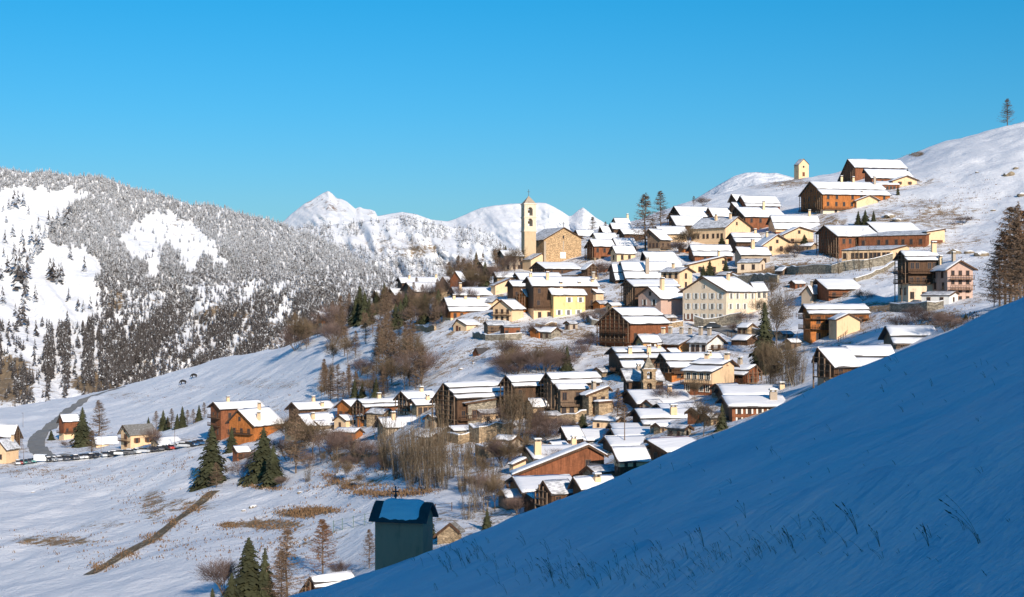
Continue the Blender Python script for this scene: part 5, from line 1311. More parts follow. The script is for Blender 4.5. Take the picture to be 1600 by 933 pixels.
for (x, y, h, k, w) in [(935, 500, 22, 'bush', 1.5), (916, 505, 20, 'bush', 1.4), (1150, 520, 20, 'bush', 1.4), (1186, 500, 36, 'bare', 1.1), (1165, 505, 20, 'bush', 1.6), (1205, 470, 44, 'bare', 1), (985, 402, 18, 'bush', 1.2), (938, 428, 24, 'bush', 1), (946, 432, 26, 'bush', 1), (1230, 398, 16, 'bush', 1.5), (1420, 420, 14, 'bush', 1.5), (1380, 404, 18, 'bush', 1.6), (1408, 520, 30, 'bush', 1.2), (1060, 396, 24, 'bush', 1.5), (1350, 470, 20, 'bush', 1.4), (1145, 640, 16, 'bush', 1.4), (902, 735, 20, 'bush', 1.2), (955, 690, 20, 'bush', 1.2), (866, 725, 26, 'bush', 1.3)]:
    P(k, x, y, h, 'small leafless bush between the village houses', w, 'bushes between the village houses')

rr = random.Random(9)
def belt(poly, n_, kinds, hr, label, group, w=1.0):
    xs_ = [p[0] for p in poly]; ys_ = [p[1] for p in poly]; k_ = 0
    while k_ < n_:
        x_, y_ = rr.uniform(min(xs_), max(xs_)), rr.uniform(min(ys_), max(ys_))
        if inpoly(np.array([x_]), np.array([y_]), poly)[0]:
            kd = rr.choice(kinds); h_ = rr.uniform(*hr); f_ = (h_ - hr[0]) / (hr[1] - hr[0]); v_ = (y_ - min(ys_)) / (max(ys_) - min(ys_)); u_ = (x_ - min(xs_)) / (max(xs_) - min(xs_))
            noun = dict(brown='rust brown larch', larch='loose leafless larch', bare='bare branched tree', thicket='upright leafless clump', bush='rounded bare bush', pine='dark pine')[kd]
            where = ('upper ' if v_ < .35 else 'lower ' if v_ > .65 else 'middle ') + ('left' if u_ < .35 else 'right' if u_ > .65 else 'centre')
            P(kd, x_, y_, h_, ('tall ' if f_ > .66 else 'short ' if f_ < .33 else '') + noun + ', ' + where + ' of the ' + label, w, group); k_ += 1
belt([(585, 520), (622, 500), (665, 540), (668, 600), (640, 622), (600, 622), (588, 580)], 13, ['larch', 'larch', 'bare', 'brown'], (38, 74), 'steep brown tree belt', 'trees of the steep brown belt', 1.0)
belt([(500, 590), (600, 590), (612, 628), (500, 632)], 16, ['larch', 'bare', 'brown'], (28, 50), 'small wood above the long timber house', 'bare larches above the long timber house')
belt([(455, 520), (560, 495), (600, 500), (590, 520), (560, 560), (460, 550)], 18, ['larch', 'bare', 'brown', 'bush'], (30, 56), 'trees round the lone orange hut', 'brown trees around the lone hut')
belt([(580, 480), (690, 470), (690, 515), (580, 510)], 18, ['brown', 'bare', 'bush', 'pine'], (26, 46), 'belt below the far left barns', 'trees below the far left barns')
belt([(690, 440), (800, 400), (812, 424), (740, 462), (700, 476)], 18, ['larch', 'bare', 'brown', 'bush'], (24, 46), 'wooded slope left of the bell tower', 'leafless trees left of the bell tower')
belt([(590, 700), (725, 690), (730, 770), (600, 770)], 16, ['thicket'], (60, 96), 'dense thicket below the front row', 'clumps of the dense leafless thicket', .8)
belt([(735, 660), (880, 660), (870, 700), (790, 760), (730, 800), (720, 740)], 22, ['bush', 'bare', 'thicket'], (28, 60), 'gully left of the plank gable house', 'shrubs of the gully below the front row')
belt([(370, 730), (590, 690), (600, 760), (440, 765)], 16, ['bush', 'bare', 'thicket'], (18, 44), 'tangle below the cream walled chalet', 'shrubs below the cream walled chalet')
belt([(780, 560), (900, 555), (895, 588), (780, 592)], 10, ['bush', 'bare'], (28, 46), 'hollow above the front row barns', 'reddish bushes above the front row')
belt([(1185, 580), (1262, 575), (1265, 608), (1185, 608)], 7, ['thicket', 'bare'], (50, 84), 'willow clump behind the shaded slope', 'stems of the leafless willow clump')

_by = {}
for t_ in TREES:
    if t_[6]: _by.setdefault((t_[6], t_[5]), []).append(t_)
for (g_, l_), L_ in _by.items():
    if len(L_) < 4: continue
    mx = sorted(t_[2] for t_ in L_); my = sorted(t_[3] for t_ in L_); mh = sorted(t_[4] for t_ in L_); n_ = len(L_)
    for t_ in L_:
        noun = dict(spruce='dark spruce', brown='rust brown larch', larch='loose leafless larch', bare='bare branched tree', thicket='upright leafless clump', bush='rounded bare bush', pine='dark pine')[t_[1]]
        size = 'tall ' if t_[4] >= mh[2 * n_ // 3] else 'low ' if t_[4] < mh[n_ // 3] else ''
        t_[0]['label'] = size + noun + ', ' + ('upper ' if t_[3] < my[n_ // 2] else 'lower ') + ('left' if t_[2] < mx[n_ // 3] else 'right' if t_[2] >= mx[2 * n_ // 3] else 'middle') + ' of the ' + g_

# ------------------------------------------------------------------ forest on the mountains
rs = np.random.RandomState(5)
def fartree(seed, nt=24, wid=.25):
    r = np.random.RandomState(seed); T = []; 
    for i in range(nt):
        f = (i + r.rand() * .6) / nt; z = .04 + .9 * f
        R = wid * (1 - f) ** .85 * r.uniform(.7, 1.2) + .015
        a = i * 2.4 + r.rand(); da = r.uniform(.35, .7)
        T.append([(0, 0, z + .10 + .03 * r.rand()), (R * math.cos(a - da), R * math.sin(a - da), z - .05 * r.rand()), (R * math.cos(a + da), R * math.sin(a + da), z - .06 * r.rand())])
    T.append([(0.0, 0, 1.0), (.02, .02, .85), (-.02, .01, .85)])
    return np.array(T)
FT = [fartree(i) for i in range(5)]
clear = [[(188, 372), (215, 350), (235, 338), (252, 332), (285, 342), (305, 352), (318, 362), (330, 378), (345, 398), (357, 412), (350, 424), (338, 416), (322, 398), (312, 402), (306, 430), (296, 432), (282, 405), (262, 385), (250, 388), (252, 410), (246, 432), (236, 428), (228, 412), (214, 408), (200, 392)],
         [(-40, 288), (30, 296), (110, 296), (150, 304), (100, 322), (94, 340), (78, 352), (76, 372), (96, 386), (120, 388), (136, 392), (158, 416), (148, 442), (150, 458), (160, 478), (152, 500), (120, 512), (-40, 512)]]
def densA(x, y):
    d = np.ones(x.shape) * .95
    xw = x + 22 * (fbm(x / 9, y / 22, 3) - .5); yw = y + 26 * (fbm(x / 11 + 9, y / 20, 3) - .5)
    for c_ in clear: d[inpoly(xw, yw, c_)] = 0.0
    d[inpoly(x, y, clear[0]) & (rs.rand(*x.shape) < .05)] = .6
    low = y > 455
    n = fbm((x + .75 * y) / 26, y / 55, 3)
    rocky = ((x > 290) & (y > 448 + (x - 290) * -.02)) | ((x > 380) & (y > 440))
    d = np.where(rocky & (x < 470), np.where(n > .52, .9, .16), d)
    mid = low & (x > 150) & (x <= 330)
    d = np.where(mid, np.where(n > .42, 1.0, .22), d)
    bl = (x <= 160) & (y > 510)
    n2 = fbm(x / 15, y / 90 + 4, 3)
    d = np.where(bl, np.where(n2 > .53, .9, .06) * np.clip(1.5 - (y - 520) / 110, .35, 1), d)
    d = np.where((y > 600) & (x < 200), d * .25, d)
    return d
# forest mass
n = 85000
x = rs.uniform(-60, 700, n); y = rs.uniform(245, 660, n)
skyx = np.array([MA.skyline(x)])[0]
keep = (y > skyx + 1) & (rs.rand(n) < densA(x, y) * np.clip(.6 + .3 * (y < 430), 0, 1))
x, y = x[keep], y[keep]
dpt = MA.depth(x, y)
hgt = (6.5 + 4.5 * rs.rand(len(x))) * (1 + .5 * np.clip((y - 420) / 150, 0, 1))
hgt *= np.where(rs.rand(len(x)) < .2, .6, 1.0)
pos = np.stack([(x - CX) / F * dpt, dpt, -(y - CY) / F * dpt - .5], -1)
frost = np.clip(.86 - (y - 380) / 160, .10, .86) + .12 * (fbm(x / 40, y / 40, 2) - .5) * 2
frost = np.clip(frost + .15 * np.clip((x - 380) / 120, 0, 1) * (y < 430), .08, .92)
slot = np.where(hgt > 0)[0]
# the 300 that show largest become things of their own; isolated meadow trees below are among them
order = np.argsort(-(hgt / dpt))
solo = order[:210]; mass = order[210:]
def far_solo(px, py, h, fr, i, label, group, D=None):
    d = float(MA.depth(np.float64(px), np.float64(py))) if D is None else D
    o = link('frosted_conifer', SOLO[(i % 5, int(round(fr * 3)))], None, ((px - CX) / F * d, d, -(py - CY) / F * d - .4), (0, 0, i * 1.7), (h, h, h), label=label, cat='tree', group=group)
    return o
SOLO = {}
for v_ in range(5):
    for q_ in range(4):
        T = FT[v_]; r_ = np.random.RandomState(v_ * 7 + q_)
        SOLO[(v_, q_)] = tri_mesh('frosted_conifer', T, M['farneedle'], (r_.rand(len(T)) < q_ / 3 * .9).astype(float) * r_.uniform(.35, .85, len(T)))
for i, k in enumerate(solo):
    far_solo(x[k], y[k], hgt[k], min(.75, frost[k]), i, 'tall dark conifer in the lower forest of the left mountain', 'conifers of the lower mountain forest', float(dpt[k]))
Ts = []; Ss = []
for v_ in range(5):
    idx = mass[v_::5]; T = FT[v_]
    ang = rs.rand(len(idx)) * 6.28; c_, s_ = np.cos(ang), np.sin(ang)
    w_ = hgt[idx] * rs.uniform(.8, 1.15, len(idx))
    X_ = (T[None, :, :, 0] * c_[:, None, None] - T[None, :, :, 1] * s_[:, None, None]) * w_[:, None, None] + pos[idx, 0][:, None, None]
    Y_ = (T[None, :, :, 0] * s_[:, None, None] + T[None, :, :, 1] * c_[:, None, None]) * w_[:, None, None] + pos[idx, 1][:, None, None]
    Z_ = T[None, :, :, 2] * hgt[idx][:, None, None] + pos[idx, 2][:, None, None]
    Ts.append(np.stack([X_, Y_, Z_], -1).reshape(-1, 3, 3))
    Ss.append(((rs.rand(len(idx), len(T)) < frost[idx][:, None]) * rs.uniform(.3, .85, (len(idx), len(T)))).ravel())
me = tri_mesh('mountain_forest', np.concatenate(Ts), M['farneedle'], np.concatenate(Ss))
link('mountain_forest', me, kind='stuff', label='dense snow frosted conifer forest covering the left mountain', cat='forest')
print('forest tris', len(me.polygons))
# trees standing alone on the snowy meadow of the mountain
for i, (px, py, h, fr) in enumerate([(42, 440, 40, .3), (28, 452, 48, .3), (22, 428, 42, .35), (4, 475, 28, .3), (2, 438, 24, .35), (30, 508, 30, .15), (36, 508, 36, .15), (55, 471, 26, .2), (56, 525, 26, .1), (107, 470, 20, .25), (105, 509, 24, .1), (83, 440, 38, .3), (96, 438, 30, .3), (88, 436, 20, .3),
        (110, 405, 20, .4), (132, 424, 24, .3), (122, 485, 22, .2), (130, 486, 18, .2), (141, 484, 22, .2), (44, 422, 24, .5), (48, 410, 30, .5), (56, 396, 32, .5), (62, 385, 30, .55), (20, 370, 22, .6), (28, 318, 22, .7), (14, 326, 18, .7), (45, 335, 14, .6), (108, 338, 30, .65), (8, 380, 22, .6), (35, 382, 24, .6), (22, 398, 24, .55), (6, 402, 16, .6), (70, 372, 22, .6), (82, 366, 30, .6), (60, 358, 20, .6), (10, 348, 14, .6), (5, 330, 12, .6), (24, 496, 22, .2), (14, 520, 24, .1), (4, 518, 20, .1),
        (26, 440, 40, .35), (34, 448, 44, .3), (30, 428, 40, .4), (38, 402, 30, .5), (50, 380, 30, .5), (64, 396, 26, .55), (76, 352, 24, .6), (90, 350, 26, .6), (104, 352, 30, .6), (22, 325, 30, .7), (36, 322, 26, .7), (12, 424, 26, .4), (40, 470, 40, .25), (38, 486, 36, .2), (78, 436, 34, .35), (92, 442, 30, .35)]):
    d = float(MA.depth(np.float64(px), np.float64(py)))
    far_solo(px, py + h * .08, h * 1.12 * d / F, fr, i, ('tall' if h > 32 else 'small' if h < 22 else 'mid sized') + ' frosted conifer on the ' + ('upper' if py < 380 else 'lower' if py > 450 else 'middle') + ' mountain meadow, ' + ('at the left edge' if px < 32 else 'toward its right side' if px > 80 else 'at its centre'), 'conifers on the mountain meadow', d)
# forest on the second ridge
n = 9000
x = rs.uniform(430, 850, n); y = rs.uniform(335, 500, n)
sk = MBt.skyline(x); t_ = (y - sk)
nz = fbm(x / 16, y / 40, 3)
dn = np.where(t_ < 22, np.where(nz > .42, .9, .15), np.where(nz > .60, .6, .05))
dn = np.where(y > 408 + (x < 640) * (-(640 - x) * .25), .95, dn)
keep = (t_ > 0) & (rs.rand(n) < dn)
x, y = x[keep], y[keep]; dpt = MBt.depth(x, y)
pos = np.stack([(x - CX) / F * dpt, dpt, -(y - CY) / F * dpt - 1], -1); hg = rs.uniform(11, 19, len(x))
T = FT[0][::2]; ang = rs.rand(len(x)) * 6.28; c_, s_ = np.cos(ang), np.sin(ang)
X_ = (T[None, :, :, 0] * c_[:, None, None] - T[None, :, :, 1] * s_[:, None, None]) * hg[:, None, None] * 1.3 + pos[:, 0][:, None, None]
Y_ = (T[None, :, :, 0] * s_[:, None, None] + T[None, :, :, 1] * c_[:, None, None]) * hg[:, None, None] * 1.3 + pos[:, 1][:, None, None]
Z_ = T[None, :, :, 2] * hg[:, None, None] + pos[:, 2][:, None, None]
me = tri_mesh('ridge_forest', np.stack([X_, Y_, Z_], -1).reshape(-1, 3, 3), M['farneedle'], ((rs.rand(len(x), len(T)) < .55) * rs.uniform(.5, 1, (len(x), len(T)))).ravel())
link('ridge_forest', me, kind='stuff', label='thin frosted woods on the far white ridge', cat='forest')

# worn ground, stones and dry grass round the buildings
_Xv = np.array([tuple(o_.location) for o_ in HOUSES])
gg = GROUND_G.copy()
for o_ in HOUSES:
    lx, ly = o_.location.x, o_.location.y
    if ly < 120 or ly > 640: continue
    dd = np.hypot(X - lx, (DD - ly)) / 17.0
    gg = np.maximum(gg, .155 * np.clip(1.35 - dd * dd, 0, 1))
gg = gg + .08 * (fbm(X / 12 + 40, DD / 12, 3) - .5)
attr(GROUND_MESH, 'grass', gg)

# ------------------------------------------------------------------ roads, walls, cars, animals, small things
def t_asphalt():
    t = NT('wet_asphalt'); n_ = t.noise(.6, 4); e = t.noise(2.5, 4)
    return t.done(t.ramp(t.math('ADD', t.math('MULTIPLY', n_, .6), t.math('MULTIPLY', e, .4)), [(.3, (.20, .185, .165)), (.55, (.27, .255, .23)), (.66, (.34, .33, .31)), (.72, (.6, .6, .62))]), .75, t.bump(e, .3, .05))
M['asphalt'] = t_asphalt()
def surf_strip(name, pts, width, m, lift=.12, cross=7, **kw):
    """strip laid on the ground along image points (left edge, right edge) pairs or centre + metres"""
    C_ = [gpt(*p) for p in pts]
    # resample
    P_ = []
    for a, b_ in zip(C_[:-1], C_[1:]):
        n_ = max(2, int((b_ - a).length / 2.0))
        P_ += [a.lerp(b_, i / n_) for i in range(n_)]
    P_.append(C_[-1])
    for _ in range(12):
        P_ = [P_[0]] + [(P_[i - 1] + P_[i] * 2 + P_[i + 1]) / 4 for i in range(1, len(P_) - 1)] + [P_[-1]]
    V_ = []
    for i, p in enumerate(P_):
        t_ = (P_[min(i + 1, len(P_) - 1)] - P_[max(i - 1, 0)]); t_.z = 0; t_.normalize()
        s_ = Vector((t_.y, -t_.x, 0))
        for j in range(cross):
            o = (j / (cross - 1) - .5) * width
            q = p + s_ * o
            V_.append((q.x, q.y, float(ground_z(q.x, q.y)) + lift))
    me = mesh_np(name, V_, grid_faces(len(P_), cross)); me.materials.append(m)
    return link(name, me, **kw)
surf_strip('valley_road', [(196, 604), (172, 610), (150, 617), (128, 627), (112, 637), (98, 650), (84, 661), (68, 674), (58, 686), (56, 697), (64, 707), (84, 714), (120, 716)], 6.8, M['asphalt'], .25, kind='structure')
surf_strip('parking_road', [(-10, 722), (60, 719), (120, 715), (200, 707), (260, 700), (330, 692)], 5.0, M['asphalt'], .2, kind='structure')
surf_strip('village_street', [(912, 462), (930, 474), (944, 484), (950, 494)], 4.5, M['asphalt'], .2, kind='structure')
surf_strip('lower_street', [(1090, 508), (1120, 515), (1150, 523), (1180, 534)], 4.5, M['asphalt'], .2, kind='structure')

M['dirt'] = (lambda t: t.done(t.ramp(t.noise(1.6, 5, .7), [(.3, (.07, .055, .035)), (.5, (.16, .12, .07)), (.6, (.30, .23, .14)), (.68, (.75, .75, .77))]), .9, t.bump(t.noise(2, 5), 1, .3)))(NT('muddy_gully'))
surf_strip('muddy_ditch', [(336, 768), (326, 772), (318, 786), (296, 797), (283, 810), (262, 823), (246, 842), (222, 850), (204, 866), (180, 872), (164, 886), (140, 899)], 2.6, M['dirt'], .22, 5, kind='structure')
M['drygrass'] = (lambda t: t.done(t.ramp(t.noise(1.2, 5, .7), [(.3, (.09, .05, .03)), (.5, (.19, .115, .062)), (.7, (.27, .18, .105))]), .95, t.bump(t.noise(3, 4), 1, .2)))(NT('dry_grass_blades'))

def wall_line(label, pts, h, thick=.7, m='sg', cat='wall', capsnow=True, name='stone_wall'):
    C_ = [gpt(*p) for p in pts]
    o = empty(name, C_[0], 0, label, cat); b = MB(); cb = MB()
    P_ = []
    for a, c_ in zip(C_[:-1], C_[1:]):
        n_ = max(2, int((c_ - a).length / 2.5)); P_ += [a.lerp(c_, i / n_) for i in range(n_)]
    P_.append(C_[-1]); rr = random.Random(len(label))
    prev = None
    for i, p in enumerate(P_):
        hh = h * rr.uniform(.82, 1.12)
        t_ = (P_[min(i + 1, len(P_) - 1)] - P_[max(i - 1, 0)]); t_.z = 0; t_.normalize(); s_ = Vector((t_.y, -t_.x, 0)) * thick / 2
        g_ = float(ground_z(p.x, p.y))
        cur = [p - s_ - C_[0], p + s_ - C_[0]]
        ring = [(cur[0].x, cur[0].y, g_ - 1.2 - C_[0].z), (cur[1].x, cur[1].y, g_ - 1.2 - C_[0].z), (cur[1].x, cur[1].y, g_ + hh - C_[0].z), (cur[0].x, cur[0].y, g_ + hh - C_[0].z)]
        if prev:
            for k in range(4):
                j = (k + 1) % 4
                b.quad(prev[k], prev[j], ring[j], ring[k])
            up = Vector((0, 0, .16))
            q4 = [Vector(v) + up for v in (prev[3], prev[2], ring[2], ring[3])]
            cb.quad(*[tuple(v) for v in q4])
            for a_, c2 in ((prev[2], ring[2]), (prev[3], ring[3])):
                cb.quad(a_, c2, tuple(Vector(c2) + up), tuple(Vector(a_) + up))
        else: b.quad(*ring)
        prev = ring
    b.quad(*prev)
    b.build('masonry', M[m], o)
    if capsnow: cb.build('wall_snow', M['snow'], o)
    return o
wall_line('long grey stone terrace wall under the posted lodge and poplars', [(1212, 428), (1250, 428), (1300, 427), (1350, 420), (1395, 412)], 2.6)
wall_line('stone terrace wall above the largest shuttered house', [(1145, 441), (1180, 441), (1216, 442)], 2.4)
wall_line('low stone wall curving down right of the poplars', [(1335, 442), (1355, 436), (1380, 425), (1396, 414)], 1.2)
wall_line('curved grey retaining wall with railing before the largest shuttered house', [(1086, 510), (1100, 512), (1125, 510), (1158, 506)], 2.6)
wall_line('pale retaining wall beside the lower street', [(1165, 520), (1190, 524), (1230, 528)], 1.5)
wall_line('tan stone terrace wall in front of the stone farmhouse', [(735, 690), (750, 692), (775, 688), (800, 684)], 3.0, m='st')
wall_line('stone terrace wall below the weathered log barn', [(700, 690), (718, 694), (735, 690)], 1.8, m='st')
wall_line('stone wall under the yellow house terrace', [(838, 520), (852, 521), (870, 520)], 2.8, m='st')
wall_line('grey terrace wall left of the yellow house under the sheds', [(740, 528), (760, 532), (790, 532), (815, 530)], 1.6)
wall_line('low stone wall on the terrace left of the cream annex', [(645, 516), (662, 517), (680, 517)], 1.6, m='st')
wall_line('curving stone wall beside the village street', [(918, 500), (926, 508), (944, 512), (960, 508)], 1.8)
wall_line('stone wall below the street near the orange lit end wall', [(1030, 512), (1050, 512), (1066, 510)], 1.4, m='st')
wall_line('timber faced terrace below the pinkish gable house', [(1392, 486), (1420, 487), (1450, 486), (1474, 482)], 1.9, m='sg')
wall_line('stone terrace wall right of the tan stone cottage', [(872, 662), (900, 660), (915, 656)], 1.8, m='st')
wall_line('round stone buttress wall among the ashes', [(745, 712), (760, 716), (776, 714)], 2.2, m='st')

def fence_line(label, pts, h, gap, m, rails=2, name='wooden_fence', cat='fence', r=.06, group=None):
    C_ = [gpt(*p) for p in pts]; o = empty(name, C_[0], 0, label, cat, group)
    P_ = []
    for a, c_ in zip(C_[:-1], C_[1:]):
        n_ = max(1, int((c_ - a).length / gap)); P_ += [a.lerp(c_, i / n_) for i in range(n_)]
    P_.append(C_[-1]); tops = []
    pm = MB(); pm.box(-r, r, -r, r, -.5, h); pme = pm.mesh('post', M[m])
    for p in P_:
        g_ = float(ground_z(p.x, p.y)); v = Vector((p.x, p.y, g_)) - C_[0]
        link('post', pme, o, v); tops.append(v)
    for k in range(rails):
        b = MB(); z = h * (.9 - k * .4)
        for a, c_ in zip(tops[:-1], tops[1:]): b.tube(a + Vector((0, 0, z)), c_ + Vector((0, 0, z)), r * .6, r * .6, 4)
        if b.v: b.build('rail', M[m], o)
    return o
M['green'] = m_flat('green_fence_paint', (.10, .16, .13), .5)
fence_line('green metal net fence left of the grey chapel', [(521, 832), (535, 829), (552, 825), (570, 821), (582, 818)], 1.9, 2.0, 'green', 3, 'net_fence', r=.05)
fence_line('wooden railing on the terrace below the pinkish gable house', [(1392, 484), (1420, 485), (1452, 484), (1474, 480)], 1.2, 1.6, 'wg')
fence_line('brown railing above the curved retaining wall', [(1100, 500), (1118, 502), (1134, 501)], 1.2, 1.0, 'wr')
fence_line('wooden railing left of the orange balcony chalet', [(1232, 496), (1244, 496), (1254, 495)], 1.2, 1.6, 'wd')
fence_line('stair railing climbing beside the cream chalet annex', [(1310, 534), (1325, 522), (1340, 506)], 1.1, 2.0, 'wd')
fence_line('dark wooden railing on the field right of the net fence', [(655, 800), (680, 800), (706, 798)], 1.2, 2.2, 'wd')
fence_line('old plank wind break lying on the upper right slope', [(1461, 352), (1480, 353), (1504, 353)], .9, 2.2, 'wd', 2)
fence_line('row of dark posts along the lower street', [(1137, 528), (1155, 534), (1175, 542)], 1.6, 2.4, 'wd', 2)
for (x_, y_, h_, lb) in [(36, 668, 22, 'thin street lamp post at the left edge beside the brown gabled house'), (37, 722, 26, 'street lamp post beside the first parked cars'), (158, 712, 38, 'brown lamp post in the middle of the parked cars'), (273, 700, 28, 'lamp post near the right end of the parked cars'), (976, 700, 62, 'tall brown pole among the lower houses')]:
    p = gpt(x_, y_); H_ = h_ * p.y / F
    o = empty('lamp_post', p, 0, lb, 'lamp post'); b = MB(); b.tube((0, 0, -.5), (0, 0, H_), .09, .06, 6); b.build('pole', M['wg'], o)
    b = MB(); b.box(-.7, .1, -.1, .1, H_ - .02, H_ + .12); b.build('lamp_head', M['metal'], o)

# parked cars
def car_paint(name, c): 
    t = NT(name); t.b.inputs['Coat Weight'].default_value = .5; t.b.inputs['Specular IOR Level'].default_value = .5
    return t.done(t.ramp(t.noise(1.5, 3), [(.35, c), (.65, mul(c, 1.15))]), .35)
PAINT = dict(white=car_paint('white_car_paint', (.75, .75, .74)), black=car_paint('black_car_paint', (.02, .02, .025)), grey=car_paint('grey_car_paint', (.12, .12, .13)), silver=car_paint('silver_car_paint', (.42, .43, .45)),
             red=car_paint('red_car_paint', (.45, .03, .02)), blue=car_paint('blue_car_paint', (.03, .10, .22)), green=car_paint('green_car_paint', (.04, .20, .18)))
tyre = m_flat('rubber_tyre', (.02, .02, .02), .9); rim = m_flat('wheel_rim', (.4, .4, .42), .4, .8); lampw = m_flat('headlamp_glass', (.7, .7, .65), .2)
def loft(b, secs):
    """secs: list of (x, halfwidth, z0, z1) joined"""
    n0 = len(b.v)
    for (x_, w_, z0, z1) in secs: b.v += [(x_, -w_, z0), (x_, w_, z0), (x_, w_ * .96, z1), (x_, -w_ * .96, z1)]
    for i in range(len(secs) - 1):
        for k in range(4):
            j = (k + 1) % 4; b.f.append((n0 + 4 * i + k, n0 + 4 * i + j, n0 + 4 * i + 4 + j, n0 + 4 * i + 4 + k))
    b.f.append((n0, n0 + 1, n0 + 2, n0 + 3)); e = n0 + 4 * (len(secs) - 1); b.f.append((e + 3, e + 2, e + 1, e))
CARM = {}
def car_parts(van):
    if van in CARM: return CARM[van]
    body = MB(); cab = MB(); sn = MB()
    if not van:
        loft(body, [(-2.1, .74, .42, .80), (-1.95, .86, .26, .94), (-.9, .88, .24, .98), (.9, .88, .24, .96), (1.75, .86, .26, .82), (2.1, .76, .38, .68)])
        loft(cab, [(-1.85, .74, .93, .97), (-1.35, .72, .93, 1.42), (-.2, .72, .93, 1.5), (.35, .71, .93, 1.44), (1.1, .76, .90, .96)])
        top = (-1.3, .3, .66, 1.5)
    else:
        loft(body, [(-2.6, .92, .3, 2.2), (-2.5, .97, .26, 2.32), (1.1, .97, .26, 2.3), (1.75, .95, .28, 1.2), (2.5, .88, .32, 1.0)])
        loft(cab, [(1.05, .94, 1.15, 2.18), (1.3, .93, 1.15, 2.05), (1.85, .9, 1.1, 1.16)])
        top = (-2.4, 1.0, .9, 2.33)
    x0, x1, w_, z_ = top
    loft(sn, [(x0, w_ * .9, z_ - .03, z_ + .04), (x0 + .2, w_, z_ - .03, z_ + .13), (x1 - .2, w_, z_ - .05, z_ + .12), (x1, w_ * .9, z_ - .08, z_ + .02)])
    wt = MB(); wt.tube((0, -.11, 0), (0, .11, 0), .32, .32, 12, True); n_ = len(wt.v)
    wr_ = MB(); wr_.tube((0, -.12, 0), (0, .12, 0), .18, .18, 8, True)
    hl = MB(); hl.box(-.06, .04, -.16, .16, -.08, .08)
    CARM[van] = (body, cab.mesh('windows', M['glass']), sn.mesh('roof_snow', M['snow'], True), wt.mesh('wheel', tyre), wr_.mesh('rim', rim), hl.mesh('headlight', lampw))
    return CARM[van]
_body = {}
def car(px, py, colr, label, group, rz, van=False, snow=True):
    body, cab, sn, wt, wr_, hl = car_parts(van)
    if (van, colr) not in _body: _body[(van, colr)] = body.mesh('body', PAINT[colr])
    p = gpt(px, py); o = empty('parked_car' if not van else 'parked_van', p + Vector((0, 0, .2)), rz, label, 'car' if not van else 'van', group)
    link('body', _body[(van, colr)], o); link('windows', cab, o)
    if snow: link('roof_snow', sn, o)
    fx_, bx_ = (1.35, -1.3) if not van else (1.7, -1.7)
    for sx in (fx_, bx_):
        for sy in (-.8, .8):
            w_ = link('wheel', wt, o, (sx, sy, .32)); link('rim', wr_, w_)
    for sy in (-.6, .6): link('headlight', hl, o, (2.06 if not van else 2.46, sy, .62 if not van else .8))
G_ = 'cars parked along the road'
CARS = [(28, 'white'), (35, 'red'), (41, 'green'), (47, 'grey'), (53, 'green'), (76, 'black'), (86, 'white'), (92, 'silver'), (103, 'grey'), (111, 'black'), (118, 'grey'), (127, 'white'), (133, 'white'), (142, 'black'), (151, 'black'), (163, 'white'), (172, 'grey'), (180, 'black'), (189, 'white'), (197, 'black'), (204, 'grey'), (214, 'white'), (225, 'silver'), (239, 'black'), (250, 'grey'), (258, 'black'), (268, 'red'), (278, 'white'), (288, 'silver'), (297, 'black'), (305, 'blue'), (313, 'blue')]
cnt = {}
for q_ in CARS: cnt[q_[1]] = cnt.get(q_[1], 0) + 1
SP = {(35, 'red'): 'dark red car parked near the left end of the row of cars', (268, 'red'): 'red car parked right of the bare grey roofed house', (41, 'green'): 'teal car second right of the dark red one', (53, 'green'): 'teal car just left of the white van', (305, 'blue'): 'blue car second from the right end of the row', (313, 'blue'): 'blue car at the right end of the row by the tall spruce'}
for x_, c_ in CARS:
    y_ = np.interp(x_, [28, 60, 120, 200, 260, 320], [727, 723, 719, 711, 704, 695])
    lb = SP.get((x_, c_), '%s car parked in the long row along the road below the houses' % c_)
    car(x_, float(y_), c_, lb, G_, -PI / 2 + .5 + random.uniform(-.15, .15) + (.9 if x_ % 3 == 0 else 0), snow=(x_ % 2 == 0))
car(66, 722, 'white', 'large white van at the foot of the curving road', None, -.1, True, False)
car(1116, 514, 'black', 'dark car parked on the lower street right of the largest shuttered house', None, -.2)
car(833, 640, 'grey', 'grey car half hidden beside the stone farmhouse', None, .3)

